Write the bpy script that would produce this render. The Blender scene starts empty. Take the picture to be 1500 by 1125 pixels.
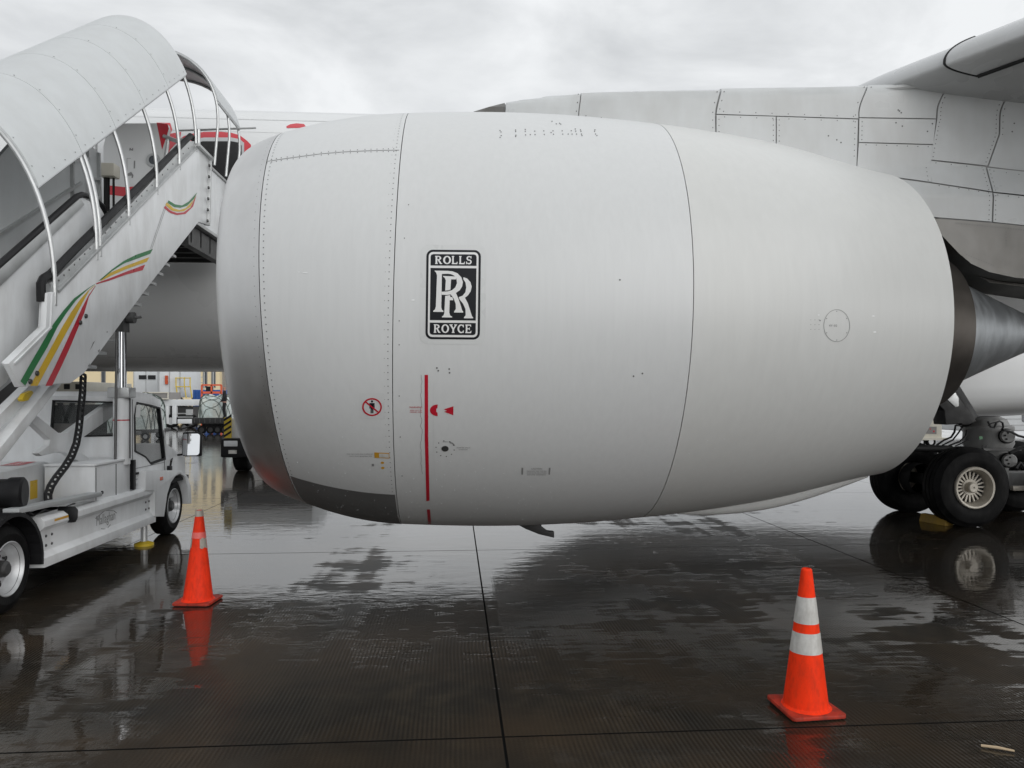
import bpy, bmesh, math, random
from mathutils import Vector, Matrix
random.seed(7)
R = math.radians
# ---------------------------------------------------------------- camera, world, sun, exposure
F_PX, HOR, CAM_H, YAW = 1130.0, 583.0, 2.10, 0.074      # focal length in photo pixels, horizon row, eye height, heading
scene = bpy.context.scene
COL = scene.collection
cam_d = bpy.data.cameras.new('camera'); cam = bpy.data.objects.new('camera', cam_d); COL.objects.link(cam)
cam_d.sensor_fit = 'HORIZONTAL'; cam_d.sensor_width = 36.0; cam_d.lens = F_PX / 1500 * 36
cam_d.shift_y = (HOR - 562.5) / 1500
cam_d.clip_start = 0.1; cam_d.clip_end = 5000
cam.location = (0, 0, CAM_H); cam.rotation_euler = (R(90), 0, -YAW)
scene.camera = cam

SUN_EL, SUN_AZ = 14.0, 144.0          # soft light through cloud, from behind the viewer
world = bpy.data.worlds.new('World'); scene.world = world; world.use_nodes = True
wn, wl = world.node_tree.nodes, world.node_tree.links
wn.clear()
w_out = wn.new('ShaderNodeOutputWorld'); w_bg = wn.new('ShaderNodeBackground'); w_bg2 = wn.new('ShaderNodeBackground')
w_add = wn.new('ShaderNodeAddShader')
sky = wn.new('ShaderNodeTexSky'); sky.sky_type = 'NISHITA'; sky.sun_disc = False
sky.sun_elevation = R(SUN_EL); sky.sun_rotation = R(SUN_AZ); sky.dust_density = 6.0; sky.air_density = 1.0
bw = wn.new('ShaderNodeHueSaturation'); bw.inputs['Saturation'].default_value = 0.1
wl.new(sky.outputs[0], bw.inputs['Color']); wl.new(bw.outputs[0], w_bg.inputs['Color']); w_bg.inputs['Strength'].default_value = 0.012
tc = wn.new('ShaderNodeTexCoord'); mp = wn.new('ShaderNodeMapping'); mp.inputs['Scale'].default_value = (1.0, 1.0, 2.6)
wl.new(tc.outputs['Generated'], mp.inputs['Vector'])
n1 = wn.new('ShaderNodeTexNoise'); n1.inputs['Scale'].default_value = 3.4; n1.inputs['Detail'].default_value = 8; n1.inputs['Roughness'].default_value = .55; n1.inputs['Distortion'].default_value = .35
wl.new(mp.outputs[0], n1.inputs['Vector'])
cr = wn.new('ShaderNodeValToRGB'); cr.color_ramp.elements[0].position = .34; cr.color_ramp.elements[1].position = .64
cr.color_ramp.elements[0].color = (.415, .430, .445, 1); cr.color_ramp.elements[1].color = (.62, .634, .647, 1)
wl.new(n1.outputs['Fac'], cr.inputs['Fac'])
sp = wn.new('ShaderNodeSeparateXYZ'); wl.new(tc.outputs['Generated'], sp.inputs[0])
mx = wn.new('ShaderNodeMath'); mx.operation = 'MAXIMUM'; mx.inputs[1].default_value = 0; wl.new(sp.outputs['Z'], mx.inputs[0])
ma = wn.new('ShaderNodeMath'); ma.operation = 'MULTIPLY_ADD'; ma.inputs[1].default_value = 0.22; ma.inputs[2].default_value = 1.05   # overcast: brighter overhead
wl.new(mx.outputs[0], ma.inputs[0])
wl.new(cr.outputs[0], w_bg2.inputs['Color']); wl.new(ma.outputs[0], w_bg2.inputs['Strength'])
wl.new(w_bg.outputs[0], w_add.inputs[0]); wl.new(w_bg2.outputs[0], w_add.inputs[1]); wl.new(w_add.outputs[0], w_out.inputs['Surface'])

sd = bpy.data.lights.new('sun', 'SUN'); sun = bpy.data.objects.new('sun', sd); COL.objects.link(sun)
sd.energy = 1.2; sd.angle = R(60); sd.color = (1, .99, .975)
_a = R(SUN_AZ); _d = Vector((math.sin(_a) * math.cos(R(SUN_EL)), math.cos(_a) * math.cos(R(SUN_EL)), math.sin(R(SUN_EL))))
sun.rotation_euler = _d.to_track_quat('Z', 'Y').to_euler()
scene.view_settings.view_transform = 'Standard'; scene.view_settings.look = 'None'
scene.view_settings.exposure = 0.28; scene.view_settings.gamma = 1.0
scene.render.film_transparent = False
scene.cycles.max_bounces = 6; scene.cycles.diffuse_bounces = 3; scene.cycles.glossy_bounces = 4; scene.cycles.transparent_max_bounces = 8; scene.cycles.use_denoising = True

# ---------------------------------------------------------------- measuring: photo pixel -> point of the place
CY, SY = math.cos(YAW), math.sin(YAW)
CAM = Vector((0, 0, CAM_H))
def ray(px, py):
    u, v = (px - 750) / F_PX, (HOR - py) / F_PX
    return Vector((u * CY + SY, -u * SY + CY, v))
def on_x(px, py, x): d = ray(px, py); return CAM + d * (x / d.x)
def on_y(px, py, y): d = ray(px, py); return CAM + d * (y / d.y)
def on_z(px, py, z=0.0): d = ray(px, py); return CAM + d * ((z - CAM_H) / d.z)
def at(px, py, dep): return CAM + ray(px, py) * dep
def px_of(p):
    f = p[0] * SY + p[1] * CY; r = p[0] * CY - p[1] * SY
    return 750 + F_PX * r / f, HOR - F_PX * (p[2] - CAM_H) / f
def zc(pts, ox, oy, s): return [(ox + a / s, oy + b / s) for a, b in pts]

# ---------------------------------------------------------------- materials
MATS = {}
def mat(name, col, rough=.5, metal=0.0, var=.12, scale=2.5, stretch=(1, 1, 1), bump=0.0, bscale=60, dirt=0.0, dcol=(.09, .085, .075), dscale=1.6,
        coat=0.0, crough=.08, rvar=.1, alpha=None, trans=0.0, spec=.5):
    m = bpy.data.materials.new(name); m.use_nodes = True; nt = m.node_tree; N, L = nt.nodes, nt.links
    b = N['Principled BSDF']
    b.inputs['Metallic'].default_value = metal; b.inputs['Coat Weight'].default_value = coat; b.inputs['Coat Roughness'].default_value = crough
    b.inputs['Transmission Weight'].default_value = trans; b.inputs['Specular IOR Level'].default_value = spec
    g = N.new('ShaderNodeNewGeometry'); mpg = N.new('ShaderNodeMapping'); mpg.inputs['Scale'].default_value = stretch
    L.new(g.outputs['Position'], mpg.inputs['Vector'])
    no = N.new('ShaderNodeTexNoise'); no.inputs['Scale'].default_value = scale; no.inputs['Detail'].default_value = 3; no.inputs['Roughness'].default_value = .6
    L.new(mpg.outputs[0], no.inputs['Vector'])
    rp = N.new('ShaderNodeMapRange'); rp.inputs['From Min'].default_value = .25; rp.inputs['From Max'].default_value = .75
    rp.inputs['To Min'].default_value = 1 - var; rp.inputs['To Max'].default_value = 1 + var * .6
    L.new(no.outputs['Fac'], rp.inputs['Value'])
    mul = N.new('ShaderNodeMix'); mul.data_type = 'RGBA'; mul.blend_type = 'MULTIPLY'; mul.inputs['Factor'].default_value = 1
    mul.inputs['A'].default_value = (*col, 1); L.new(rp.outputs[0], mul.inputs['B'])
    out = mul.outputs['Result']
    if dirt > 0:
        n2 = N.new('ShaderNodeTexNoise'); n2.inputs['Scale'].default_value = dscale; n2.inputs['Detail'].default_value = 4; n2.inputs['Roughness'].default_value = .62
        m2 = N.new('ShaderNodeMapping'); m2.inputs['Scale'].default_value = (1.3, 1.3, .45); m2.inputs['Location'].default_value = (3.1, 7.7, 1.9)
        L.new(g.outputs['Position'], m2.inputs['Vector']); L.new(m2.outputs[0], n2.inputs['Vector'])
        r2 = N.new('ShaderNodeMapRange'); r2.inputs['From Min'].default_value = .42; r2.inputs['From Max'].default_value = .80
        r2.inputs['To Max'].default_value = dirt; L.new(n2.outputs['Fac'], r2.inputs['Value'])
        mm = N.new('ShaderNodeMix'); mm.data_type = 'RGBA'; mm.inputs['B'].default_value = (*dcol, 1)
        L.new(out, mm.inputs['A']); L.new(r2.outputs[0], mm.inputs['Factor']); out = mm.outputs['Result']
    L.new(out, b.inputs['Base Color'])
    rr = N.new('ShaderNodeMapRange'); rr.inputs['From Min'].default_value = .3; rr.inputs['From Max'].default_value = .7
    rr.inputs['To Min'].default_value = max(rough - rvar, .01); rr.inputs['To Max'].default_value = min(rough + rvar, 1)
    L.new(no.outputs['Fac'], rr.inputs['Value']); L.new(rr.outputs[0], b.inputs['Roughness'])
    if bump > 0:
        n3 = N.new('ShaderNodeTexNoise'); n3.inputs['Scale'].default_value = bscale; n3.inputs['Detail'].default_value = 1
        L.new(mpg.outputs[0], n3.inputs['Vector'])
        bu = N.new('ShaderNodeBump'); bu.inputs['Strength'].default_value = bump; bu.inputs['Distance'].default_value = .01
        L.new(n3.outputs['Fac'], bu.inputs['Height']); L.new(bu.outputs[0], b.inputs['Normal'])
    if alpha is not None: b.inputs['Alpha'].default_value = alpha
    MATS[name] = m; return m

mat('cowl_white', (.645, .655, .653), .38, var=.032, scale=5, stretch=(5, 5, .22), coat=.08, crough=.2, dirt=.05, dcol=(.45, .43, .38), dscale=.45, rvar=.015)
mat('cowl_aft', (.645, .652, .638), .40, var=.035, scale=4, stretch=(4, 4, .25), coat=.06, crough=.2, dirt=.09, dcol=(.46, .43, .36), dscale=.4, rvar=.015)
mat('lip_metal', (.68, .68, .675), .46, metal=1.0, var=.10, scale=1.8, stretch=(1, 1, .35), dirt=.25, dcol=(.36, .35, .34), dscale=2.5, bump=.05, bscale=9)
mat('seam_dark', (.07, .07, .07), .6)
mat('seam_grey', (.27, .27, .265), .6)
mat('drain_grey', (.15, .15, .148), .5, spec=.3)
mat('rub_grey', (.585, .595, .59), .45, var=.03)
mat('glint_white', (.92, .93, .93), .3, var=.02)
mat('rivet_grey', (.10, .10, .10), .5)
mat('fuse_white', (.70, .71, .71), .3, var=.04, scale=.5, coat=.3, dirt=.12, dcol=(.4, .39, .36), dscale=.4)
mat('wing_grey', (.60, .61, .615), .32, var=.07, scale=.8, coat=.2, dirt=.28, dcol=(.27, .25, .22), dscale=.9)
mat('pylon_grey', (.575, .59, .59), .36, var=.09, scale=1.5, stretch=(1, 1, 1.6), dirt=.42, dcol=(.36, .35, .325), dscale=1.8, bump=.01, bscale=12)
mat('titanium', (.19, .185, .175), .45, metal=.6, var=.3, scale=2.2, dirt=.5, dcol=(.10, .09, .075), dscale=3)
mat('exhaust_brown', (.125, .112, .10), .45, metal=.8, var=.35, scale=2.5, dirt=.4, dcol=(.05, .04, .035))
mat('plug_metal', (.44, .46, .475), .42, metal=.8, var=.3, scale=2.4, stretch=(5, 1, 1), dirt=.5, dcol=(.17, .175, .18), dscale=4, bump=.1, bscale=45)
mat('black_void', (.012, .012, .013), .7)
mat('black_print', (.012, .013, .016), .35, var=.1, spec=.2)
mat('white_print', (.74, .74, .73), .35, var=.05)
mat('red_print', (.50, .012, .03), .35, var=.1)
mat('yellow_print', (.62, .33, .03), .4)
mat('grey_print', (.25, .25, .25), .5)
mat('faint_print', (.62, .63, .625), .3, var=.03)
mat('livery_red', (.55, .02, .035), .35, var=.1, coat=.2)
mat('tyre', (.006, .006, .0065), .62, var=.35, scale=5, dirt=.5, dcol=(.03, .029, .028), dscale=5, bump=.15, bscale=40, spec=.12)
mat('gear_rim', (.55, .51, .44), .45, metal=.2, var=.15, dirt=.5, dcol=(.2, .17, .13), dscale=9)
mat('gear_grey', (.34, .34, .335), .45, metal=.2, var=.2, dirt=.5, dcol=(.08, .075, .07), dscale=5)
mat('gear_dark', (.028, .028, .028), .55, metal=.1, var=.3, scale=7)
mat('cable_black', (.012, .012, .013), .5)
mat('truck_white', (.74, .755, .765), .38, var=.06, scale=1.5, coat=.15, dirt=.38, dcol=(.26, .245, .22), dscale=2.2, rvar=.1)
mat('canopy_white', (.54, .56, .565), .42, var=.06, scale=3, dirt=.22, dcol=(.38, .38, .37), dscale=3, bump=.03, bscale=40)
mat('alu', (.55, .56, .56), .45, metal=.75, var=.12, scale=8, dirt=.3, dcol=(.3, .3, .29))
mat('grey_panel', (.40, .415, .42), .5, var=.1, dirt=.3, dcol=(.2, .2, .19))
mat('steel_dark', (.09, .09, .09), .45, metal=.6, var=.3)
mat('black_plastic', (.010, .010, .011), .5, var=.3, spec=.25)
mat('chrome', (.62, .63, .65), .1, metal=1.0, var=.06)
mat('truck_rim', (.55, .56, .57), .36, metal=.35, var=.1, dirt=.35, dcol=(.2, .19, .17), dscale=6)
mat('glass', (.05, .06, .06), .04, var=.1, rvar=.02, alpha=.14)
mat('mirror', (.8, .82, .84), .03, metal=1.0, rvar=.01, var=.02)
mat('stripe_green', (.012, .17, .045), .35); mat('stripe_yellow', (.66, .42, .02), .35); mat('stripe_red', (.48, .012, .03), .35)
mat('cone_orange', (1.0, .045, .007), .6, var=.14, scale=9, stretch=(1, 1, .4), dirt=.45, dcol=(.25, .03, .012), dscale=22, bump=.06, bscale=50, spec=.15)
mat('cone_faded', (1.0, .05, .014), .6, var=.16, scale=11, stretch=(1, 1, .4), dirt=.4, dcol=(.2, .025, .015), dscale=20, bump=.06, bscale=50, spec=.15)
mat('cone_base', (.50, .035, .012), .6, var=.3, scale=12, dirt=.9, dcol=(.05, .02, .015), dscale=11)
mat('band_white', (.62, .61, .58), .45, var=.14, scale=18, dirt=.6, dcol=(.26, .24, .21), dscale=14)
mat('band_pink', (.90, .17, .15), .5, var=.15, scale=15)
mat('band_worn', (.50, .46, .40), .6, var=.3, scale=18, dirt=.6)
mat('chock_yellow', (.30, .18, .015), .55, var=.3, dirt=.5, dcol=(.05, .04, .03), dscale=7)
mat('wood', (.52, .40, .26), .7)
mat('wall_cream', (.80, .67, .43), .8, var=.05, scale=.3, dirt=.12, dcol=(.5, .4, .25), dscale=.3)
mat('wall_grey', (.26, .25, .24), .8, var=.1)
mat('win_dark', (.06, .07, .08), .15)
mat('box_white', (.72, .74, .75), .45, var=.05, scale=.8, dirt=.25, dcol=(.4, .39, .37), dscale=.8)
mat('cream_paint', (.68, .65, .56), .45, var=.06, dirt=.3, dcol=(.35, .32, .27))
mat('wrap', (.58, .66, .64), .25, var=.3, scale=2.5, dirt=.55, dcol=(.55, .40, .26), dscale=1.4, bump=.7, bscale=4)
mat('net', (.07, .09, .08), .8)
mat('orange_paint', (.75, .13, .05), .5, var=.15); mat('blue_paint', (.02, .09, .32), .5, var=.15)
mat('yellow_paint', (.70, .50, .03), .45, var=.15)
mat('cloth_black', (.012, .012, .015), .85); mat('skin', (.46, .25, .19), .6)
mat('lamp_glass', (.7, .72, .74), .08, coat=.4)
mat('amber', (.55, .08, .02), .2)

# wet, grooved concrete: water film (coat) over concrete, thin in some places and pooled in others
def wet_concrete(name):
    m = bpy.data.materials.new(name); m.use_nodes = True; nt = m.node_tree; N, L = nt.nodes, nt.links; b = N['Principled BSDF']
    g = N.new('ShaderNodeNewGeometry')
    def noise(sc, det, st=(1, 1, 1), loc=(0, 0, 0), ro=.55, dist=0):
        mpn = N.new('ShaderNodeMapping'); mpn.inputs['Scale'].default_value = st; mpn.inputs['Location'].default_value = loc
        L.new(g.outputs['Position'], mpn.inputs['Vector'])
        n = N.new('ShaderNodeTexNoise'); n.inputs['Scale'].default_value = sc; n.inputs['Detail'].default_value = det; n.inputs['Roughness'].default_value = ro; n.inputs['Distortion'].default_value = dist
        L.new(mpn.outputs[0], n.inputs['Vector']); return n.outputs['Fac']
    def rng(v, a, c, lo, hi):
        r = N.new('ShaderNodeMapRange'); r.inputs['From Min'].default_value = a; r.inputs['From Max'].default_value = c
        r.inputs['To Min'].default_value = lo; r.inputs['To Max'].default_value = hi; L.new(v, r.inputs['Value']); return r.outputs[0]
    def math_(op, a, c):
        n = N.new('ShaderNodeMath'); n.operation = op
        for i, v in enumerate((a, c)):
            if isinstance(v, (int, float)): n.inputs[i].default_value = v
            else: L.new(v, n.inputs[i])
        if op == 'MULTIPLY_ADD': n.inputs[2].default_value = 1.0
        return n.outputs[0]
    sx = N.new('ShaderNodeSeparateXYZ'); L.new(g.outputs['Position'], sx.inputs[0])
    tracks = noise(1.0, 2, (2.4, .05, 1), (1.7, 0, 0), .6, .15)               # tyre tracks running towards the aircraft
    pool = math_('ADD', math_('MULTIPLY', noise(.30, 2, (1, .8, 1), (4.2, 1.3, 0), .5, .4), .42), math_('MULTIPLY', noise(1.2, 4, (.32, 1.7, 1), (9, 2, 0), .6, .2), .32))
    pool = math_('ADD', pool, math_('MULTIPLY', noise(5, 3, (.45, 2.2, 1), (3, 8, 0), .6, .3), .26))
    pool = math_('ADD', pool, math_('MULTIPLY', math_('SUBTRACT', tracks, .5), -.30))
    pool = math_('ADD', pool, rng(sx.outputs['Y'], 4.5, 11, -.05, .062))      # the slabs fall gently towards the stand, where water collects
    pool = math_('ADD', pool, math_('ADD', rng(sx.outputs['X'], -2.6, -.9, .085, 0), rng(sx.outputs['X'], 3.4, 5.0, 0, .045)))
    pud = rng(pool, .478, .512, 0, 1)
    tone = N.new('ShaderNodeValToRGB'); e = tone.color_ramp.elements
    e[0].position = .3; e[0].color = (.008, .0068, .005, 1); e[1].position = .72; e[1].color = (.056, .044, .029, 1)
    mid = e.new(.52); mid.color = (.021, .0172, .0122, 1)
    L.new(math_('ADD', math_('MULTIPLY', noise(.55, 5, (1, .5, 1), (2, 5, 0), .62, .3), .6), math_('MULTIPLY', noise(5, 4, (1, 1, 1), (0, 3, 0)), .4)), tone.inputs['Fac'])
    stain = N.new('ShaderNodeMix'); stain.data_type = 'RGBA'; stain.inputs['B'].default_value = (.044, .029, .016, 1)
    L.new(rng(noise(.7, 5, (1, 1, 1), (11, 7, 0)), .42, .66, 0, .85), stain.inputs['Factor']); L.new(tone.outputs[0], stain.inputs['A'])
    specks = N.new('ShaderNodeMix'); specks.data_type = 'RGBA'; specks.inputs['B'].default_value = (.012, .011, .010, 1)
    L.new(rng(noise(7, 3, (1, .6, 1), (5, 5, 0)), .70, .76, 0, .8), specks.inputs['Factor']); L.new(stain.outputs['Result'], specks.inputs['A'])
    b.inputs['Roughness'].default_value = .5; b.inputs['Specular IOR Level'].default_value = .10
    wob = math_('ADD', sx.outputs['X'], math_('MULTIPLY', noise(.6, 2), .04))
    gro = math_('SINE', math_('MULTIPLY', wob, 2 * math.pi / .030), 0)
    gro = math_('MULTIPLY', gro, rng(noise(.8, 4, (1, 1, 1), (3, 9, 0)), .40, .60, .08, 1))
    gcol = N.new('ShaderNodeMix'); gcol.data_type = 'RGBA'; gcol.blend_type = 'MULTIPLY'; gcol.inputs['Factor'].default_value = 1
    L.new(specks.outputs['Result'], gcol.inputs['A']); L.new(math_('MULTIPLY_ADD', gro, .34), gcol.inputs['B']); L.new(gcol.outputs['Result'], b.inputs['Base Color'])
    grain = noise(90, 1)
    h = math_('ADD', math_('MULTIPLY', gro, .5), math_('MULTIPLY', grain, .5))
    bu = N.new('ShaderNodeBump'); bu.inputs['Strength'].default_value = .5; bu.inputs['Distance'].default_value = .006
    L.new(h, bu.inputs['Height']); L.new(bu.outputs[0], b.inputs['Normal'])
    # film
    L.new(rng(pud, 0, 1, .18, 1.0), b.inputs['Coat Weight']); b.inputs['Coat IOR'].default_value = 1.5
    L.new(rng(pud, 0, 1, .16, .012), b.inputs['Coat Roughness'])
    rip = math_('ADD', math_('MULTIPLY', noise(3.2, 3, (.55, 1.5, 1)), .8), math_('MULTIPLY', noise(14, 2, (.6, 1.6, 1)), .2))
    hb = math_('ADD', math_('MULTIPLY', rip, .3), math_('MULTIPLY', math_('MULTIPLY', h, math_('SUBTRACT', 1.02, pud)), .22))
    b2 = N.new('ShaderNodeBump'); b2.inputs['Strength'].default_value = .50; b2.inputs['Distance'].default_value = .02
    L.new(hb, b2.inputs['Height']); L.new(b2.outputs[0], b.inputs['Coat Normal'])
    MATS[name] = m
wet_concrete('concrete_wet')
mat('joint_tar', (.008, .008, .008), .9, spec=.1)

# ---------------------------------------------------------------- mesh helpers
class MB:
    def __init__(s): s.v = []; s.f = []
    def add(s, vs, fs):
        o = len(s.v); s.v += [Vector(v) for v in vs]; s.f += [tuple(i + o for i in f) for f in fs]; return s
    def box(s, x0, x1, y0, y1, z0, z1):
        return s.add([(x0, y0, z0), (x1, y0, z0), (x1, y1, z0), (x0, y1, z0), (x0, y0, z1), (x1, y0, z1), (x1, y1, z1), (x0, y1, z1)],
                     [(0, 3, 2, 1), (4, 5, 6, 7), (0, 1, 5, 4), (1, 2, 6, 5), (2, 3, 7, 6), (3, 0, 4, 7)])
    def bar(s, a, b, w, h, up=(0, 0, 1)):
        a, b = Vector(a), Vector(b); d = (b - a).normalized(); up = Vector(up)
        if abs(d.dot(up)) > .98: up = Vector((0, 1, 0))
        r = d.cross(up).normalized() * w / 2; u = r.normalized().cross(d) * h / 2
        vs = [p + q for p in (a, b) for q in (-r - u, r - u, r + u, -r + u)]
        return s.add(vs, [(0, 1, 2, 3), (7, 6, 5, 4), (0, 4, 5, 1), (1, 5, 6, 2), (2, 6, 7, 3), (3, 7, 4, 0)])
    def tube(s, path, r, n=8, caps=True):
        path = [Vector(p) for p in path]; rs = r if isinstance(r, (list, tuple)) else [r] * len(path)
        base = len(s.v); ref = None
        for i, p in enumerate(path):
            d = (path[min(i + 1, len(path) - 1)] - path[max(i - 1, 0)]).normalized()
            if ref is None: ref = d.orthogonal().normalized()
            ref = (ref - d * ref.dot(d)).normalized(); q = d.cross(ref)
            for k in range(n):
                t = 2 * math.pi * k / n; s.v.append(p + (ref * math.cos(t) + q * math.sin(t)) * rs[i])
        for i in range(len(path) - 1):
            for k in range(n):
                a = base + i * n + k; b = base + i * n + (k + 1) % n; s.f.append((a, b, b + n, a + n))
        if caps:
            s.f.append(tuple(base + k for k in reversed(range(n)))); e = base + (len(path) - 1) * n; s.f.append(tuple(e + k for k in range(n)))
        return s
    def lathe(s, prof, o, ax=(0, 0, 1), n=32, close=False):
        ax = Vector(ax).normalized(); o = Vector(o); e1 = ax.orthogonal().normalized(); e2 = ax.cross(e1); base = len(s.v); m = len(prof)
        for a, r in prof:
            for k in range(n):
                t = 2 * math.pi * k / n; s.v.append(o + ax * a + (e1 * math.cos(t) + e2 * math.sin(t)) * max(r, 1e-4))
        for i in range(m if close else m - 1):
            j = (i + 1) % m
            for k in range(n):
                s.f.append((base + i * n + k, base + i * n + (k + 1) % n, base + j * n + (k + 1) % n, base + j * n + k))
        return s
    def prism(s, pts, vec):
        n = len(pts); vec = Vector(vec); a = [Vector(p) for p in pts]
        return s.add(a + [p + vec for p in a], [tuple(range(n)), tuple(range(2 * n - 1, n - 1, -1))] + [(i, i + n, (i + 1) % n + n, (i + 1) % n) for i in range(n)])
    def patch(s, poly, fn, step=6, depth=None):
        bm = bmesh.new(); bm.faces.new([bm.verts.new((p[0], p[1], 0)) for p in poly])
        for ax in (0, 1):
            lo = min(p[ax] for p in poly); hi = max(p[ax] for p in poly); k = int((hi - lo) / step)
            for i in range(1, k + 1):
                c = [0, 0, 0]; nn = [0, 0, 0]; c[ax] = lo + (hi - lo) * i / (k + 1); nn[ax] = 1
                bmesh.ops.bisect_plane(bm, geom=bm.verts[:] + bm.edges[:] + bm.faces[:], plane_co=c, plane_no=nn)
        bm.verts.index_update(); vs = [fn(v.co.x, v.co.y) for v in bm.verts]; fs = [tuple(v.index for v in f.verts) for f in bm.faces]
        if depth:
            n = len(vs); be = [(l.vert.index, l.link_loop_next.vert.index) for f in bm.faces for l in f.loops if l.edge.is_boundary]
            vs = vs + [Vector(p) + Vector(depth) for p in vs]; fs = fs + [(a + n, b + n, b, a) for a, b in be]
        bm.free(); return s.add(vs, fs)

ORG = {}
def _root(o):
    while o.parent: o = o.parent
    return o
def tagp(o, label=None, cat=None, group=None, kind=None):
    if label: o['label'] = label
    if cat: o['category'] = cat
    if group: o['group'] = group
    if kind: o['kind'] = kind
    return o
def thing(name, label, cat, loc, group=None):
    o = bpy.data.objects.new(name, None); o.empty_display_size = .3; COL.objects.link(o); o.location = loc
    ORG[o.name] = Vector(loc); return tagp(o, label, cat, group)
def build(mb, name, m, parent=None, smooth=False, bevel=0.0, org=None, fixn=True, seg=2, **kw):
    o3 = ORG[_root(parent).name] if parent else Vector(org or (0, 0, 0))
    me = bpy.data.meshes.new(name); me.from_pydata([v - o3 for v in mb.v], [], mb.f)
    bm = bmesh.new(); bm.from_mesh(me)
    if fixn: bmesh.ops.recalc_face_normals(bm, faces=bm.faces[:])
    if bevel > 0:
        bmesh.ops.remove_doubles(bm, verts=bm.verts[:], dist=1e-5)
        es = [e for e in bm.edges if len(e.link_faces) == 2 and e.calc_face_angle(0) > R(28)]
        bmesh.ops.bevel(bm, geom=es, offset=bevel, segments=seg, affect='EDGES', profile=.6, clamp_overlap=True)
    bm.to_mesh(me); bm.free()
    if smooth or bevel > 0:
        for p in me.polygons: p.use_smooth = True
        me.set_sharp_from_angle(angle=R(32))
    me.materials.append(MATS[m]); o = bpy.data.objects.new(name, me); COL.objects.link(o)
    if parent: o.parent = parent
    else: o.location = o3; ORG[o.name] = o3
    return tagp(o, **kw)
def copy_tree(o, parent=None):
    c = o.copy(); COL.objects.link(c); c.parent = parent
    for ch in list(o.children): copy_tree(ch, c)
    return c

_txt = {}
def text2d(s, size=1.0, ext=True):
    """outline of a line of print, as 2-D verts and faces centred on the origin, y up"""
    if s not in _txt:
        cu = bpy.data.curves.new('print', 'FONT'); cu.body = s; cu.size = 1; cu.resolution_u = 2
        ob = bpy.data.objects.new('print', cu); COL.objects.link(ob); bpy.context.view_layer.update()
        me = ob.evaluated_get(bpy.context.evaluated_depsgraph_get()).to_mesh()
        vs = [(v.co.x, v.co.y) for v in me.vertices]; fs = [tuple(p.vertices) for p in me.polygons]
        xs = [v[0] for v in vs]; ys = [v[1] for v in vs]; cx, cy = (min(xs) + max(xs)) / 2, (min(ys) + max(ys)) / 2
        w, h = max(xs) - min(xs), max(ys) - min(ys)
        _txt[s] = ([((a - cx) / w, (b - cy) / h) for a, b in vs], fs, w / h)
        bpy.data.objects.remove(ob); bpy.data.curves.remove(cu)
    return _txt[s]
def put_text(mb, s, fn, cx, cy, w, h):
    vs, fs, _ = text2d(s); mb.add([fn(cx + a * w, cy - b * h) for a, b in vs], fs)

# ================================================================= SETTING: ground
mb = MB(); S = 2500
mb.add([(-S, -S, -.014), (S, -S, -.014), (S, S, -.014), (-S, S, -.014)], [(0, 1, 2, 3)])
apron = build(mb, 'apron', 'concrete_wet', kind='structure')
SW, SD, GAP, JX, JY = 4.95, 5.88, .015, .30, 4.77
mb = MB(); b = GAP / 2; c = .0015
for (x0, y0, z) in ((0, 0, 0),):
    xs, ys = (b, SW - b), (b, SD - b)
    top = [(xs[0] + c, ys[0] + c, 0), (xs[1] - c, ys[0] + c, 0), (xs[1] - c, ys[1] - c, 0), (xs[0] + c, ys[1] - c, 0)]
    sh = [(xs[0], ys[0], -.003), (xs[1], ys[0], -.003), (xs[1], ys[1], -.003), (xs[0], ys[1], -.003)]
    lo = [(p[0], p[1], -.05) for p in sh]
    mb.add(top + sh + lo, [(0, 1, 2, 3)] + [(4 + i, 4 + (i + 1) % 4, (i + 1) % 4, i) for i in range(4)] + [(8 + i, 8 + (i + 1) % 4, 4 + (i + 1) % 4, 4 + i) for i in range(4)])
slab_me = None
for i in range(-9, 8):
    for j in range(-2, 9):
        if slab_me is None:
            o = build(mb, 'slab', 'concrete_wet', apron, fixn=False); slab_me = o.data; slab_me.materials.append(MATS['joint_tar'])
            for f_ in slab_me.polygons[1:]: f_.material_index = 1
        else:
            o = bpy.data.objects.new('slab', slab_me); COL.objects.link(o); o.parent = apron
        o.location = (JX + i * SW, JY + j * SD, random.uniform(-.0008, .0008))
mb = MB(); mb.add([(JX - 9 * SW, JY - 2 * SD, -.0115), (JX + 8 * SW, JY - 2 * SD, -.0115), (JX + 8 * SW, JY + 9 * SD, -.0115), (JX - 9 * SW, JY + 9 * SD, -.0115)], [(0, 1, 2, 3)])
build(mb, 'joint_filler', 'joint_tar', apron)

# ================================================================= AIRLINER
plane = thing('airliner', 'white wide-body airliner with red-trimmed door, its big engine filling the picture', 'airplane', (9.0, 18.7, 0))
NC = Vector((.5596, 7.548, 2.823))                        # engine axis (runs along x)
XL, X1, X2, XN = -1.994, -1.003, 1.223, 3.531
PX_ = [XL, -1.4985, X1, .11, X2, 2.377, XN]; PR_ = [1.727, 1.862, 1.921, 1.948, 1.888, 1.745, 1.497]
def _slopes():
    m = []
    for i in range(len(PX_)):
        a, b_ = max(i - 1, 0), min(i + 1, len(PX_) - 1); m.append((PR_[b_] - PR_[a]) / (PX_[b_] - PX_[a]))
    m[0] = .36; m[-1] = -.15; return m
PM_ = _slopes()
def interp(x, xs, ys):
    if x <= xs[0]: return ys[0]
    for i in range(len(xs) - 1):
        if x <= xs[i + 1]: t = (x - xs[i]) / (xs[i + 1] - xs[i]); return ys[i] + (ys[i + 1] - ys[i]) * t
    return ys[-1]
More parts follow.
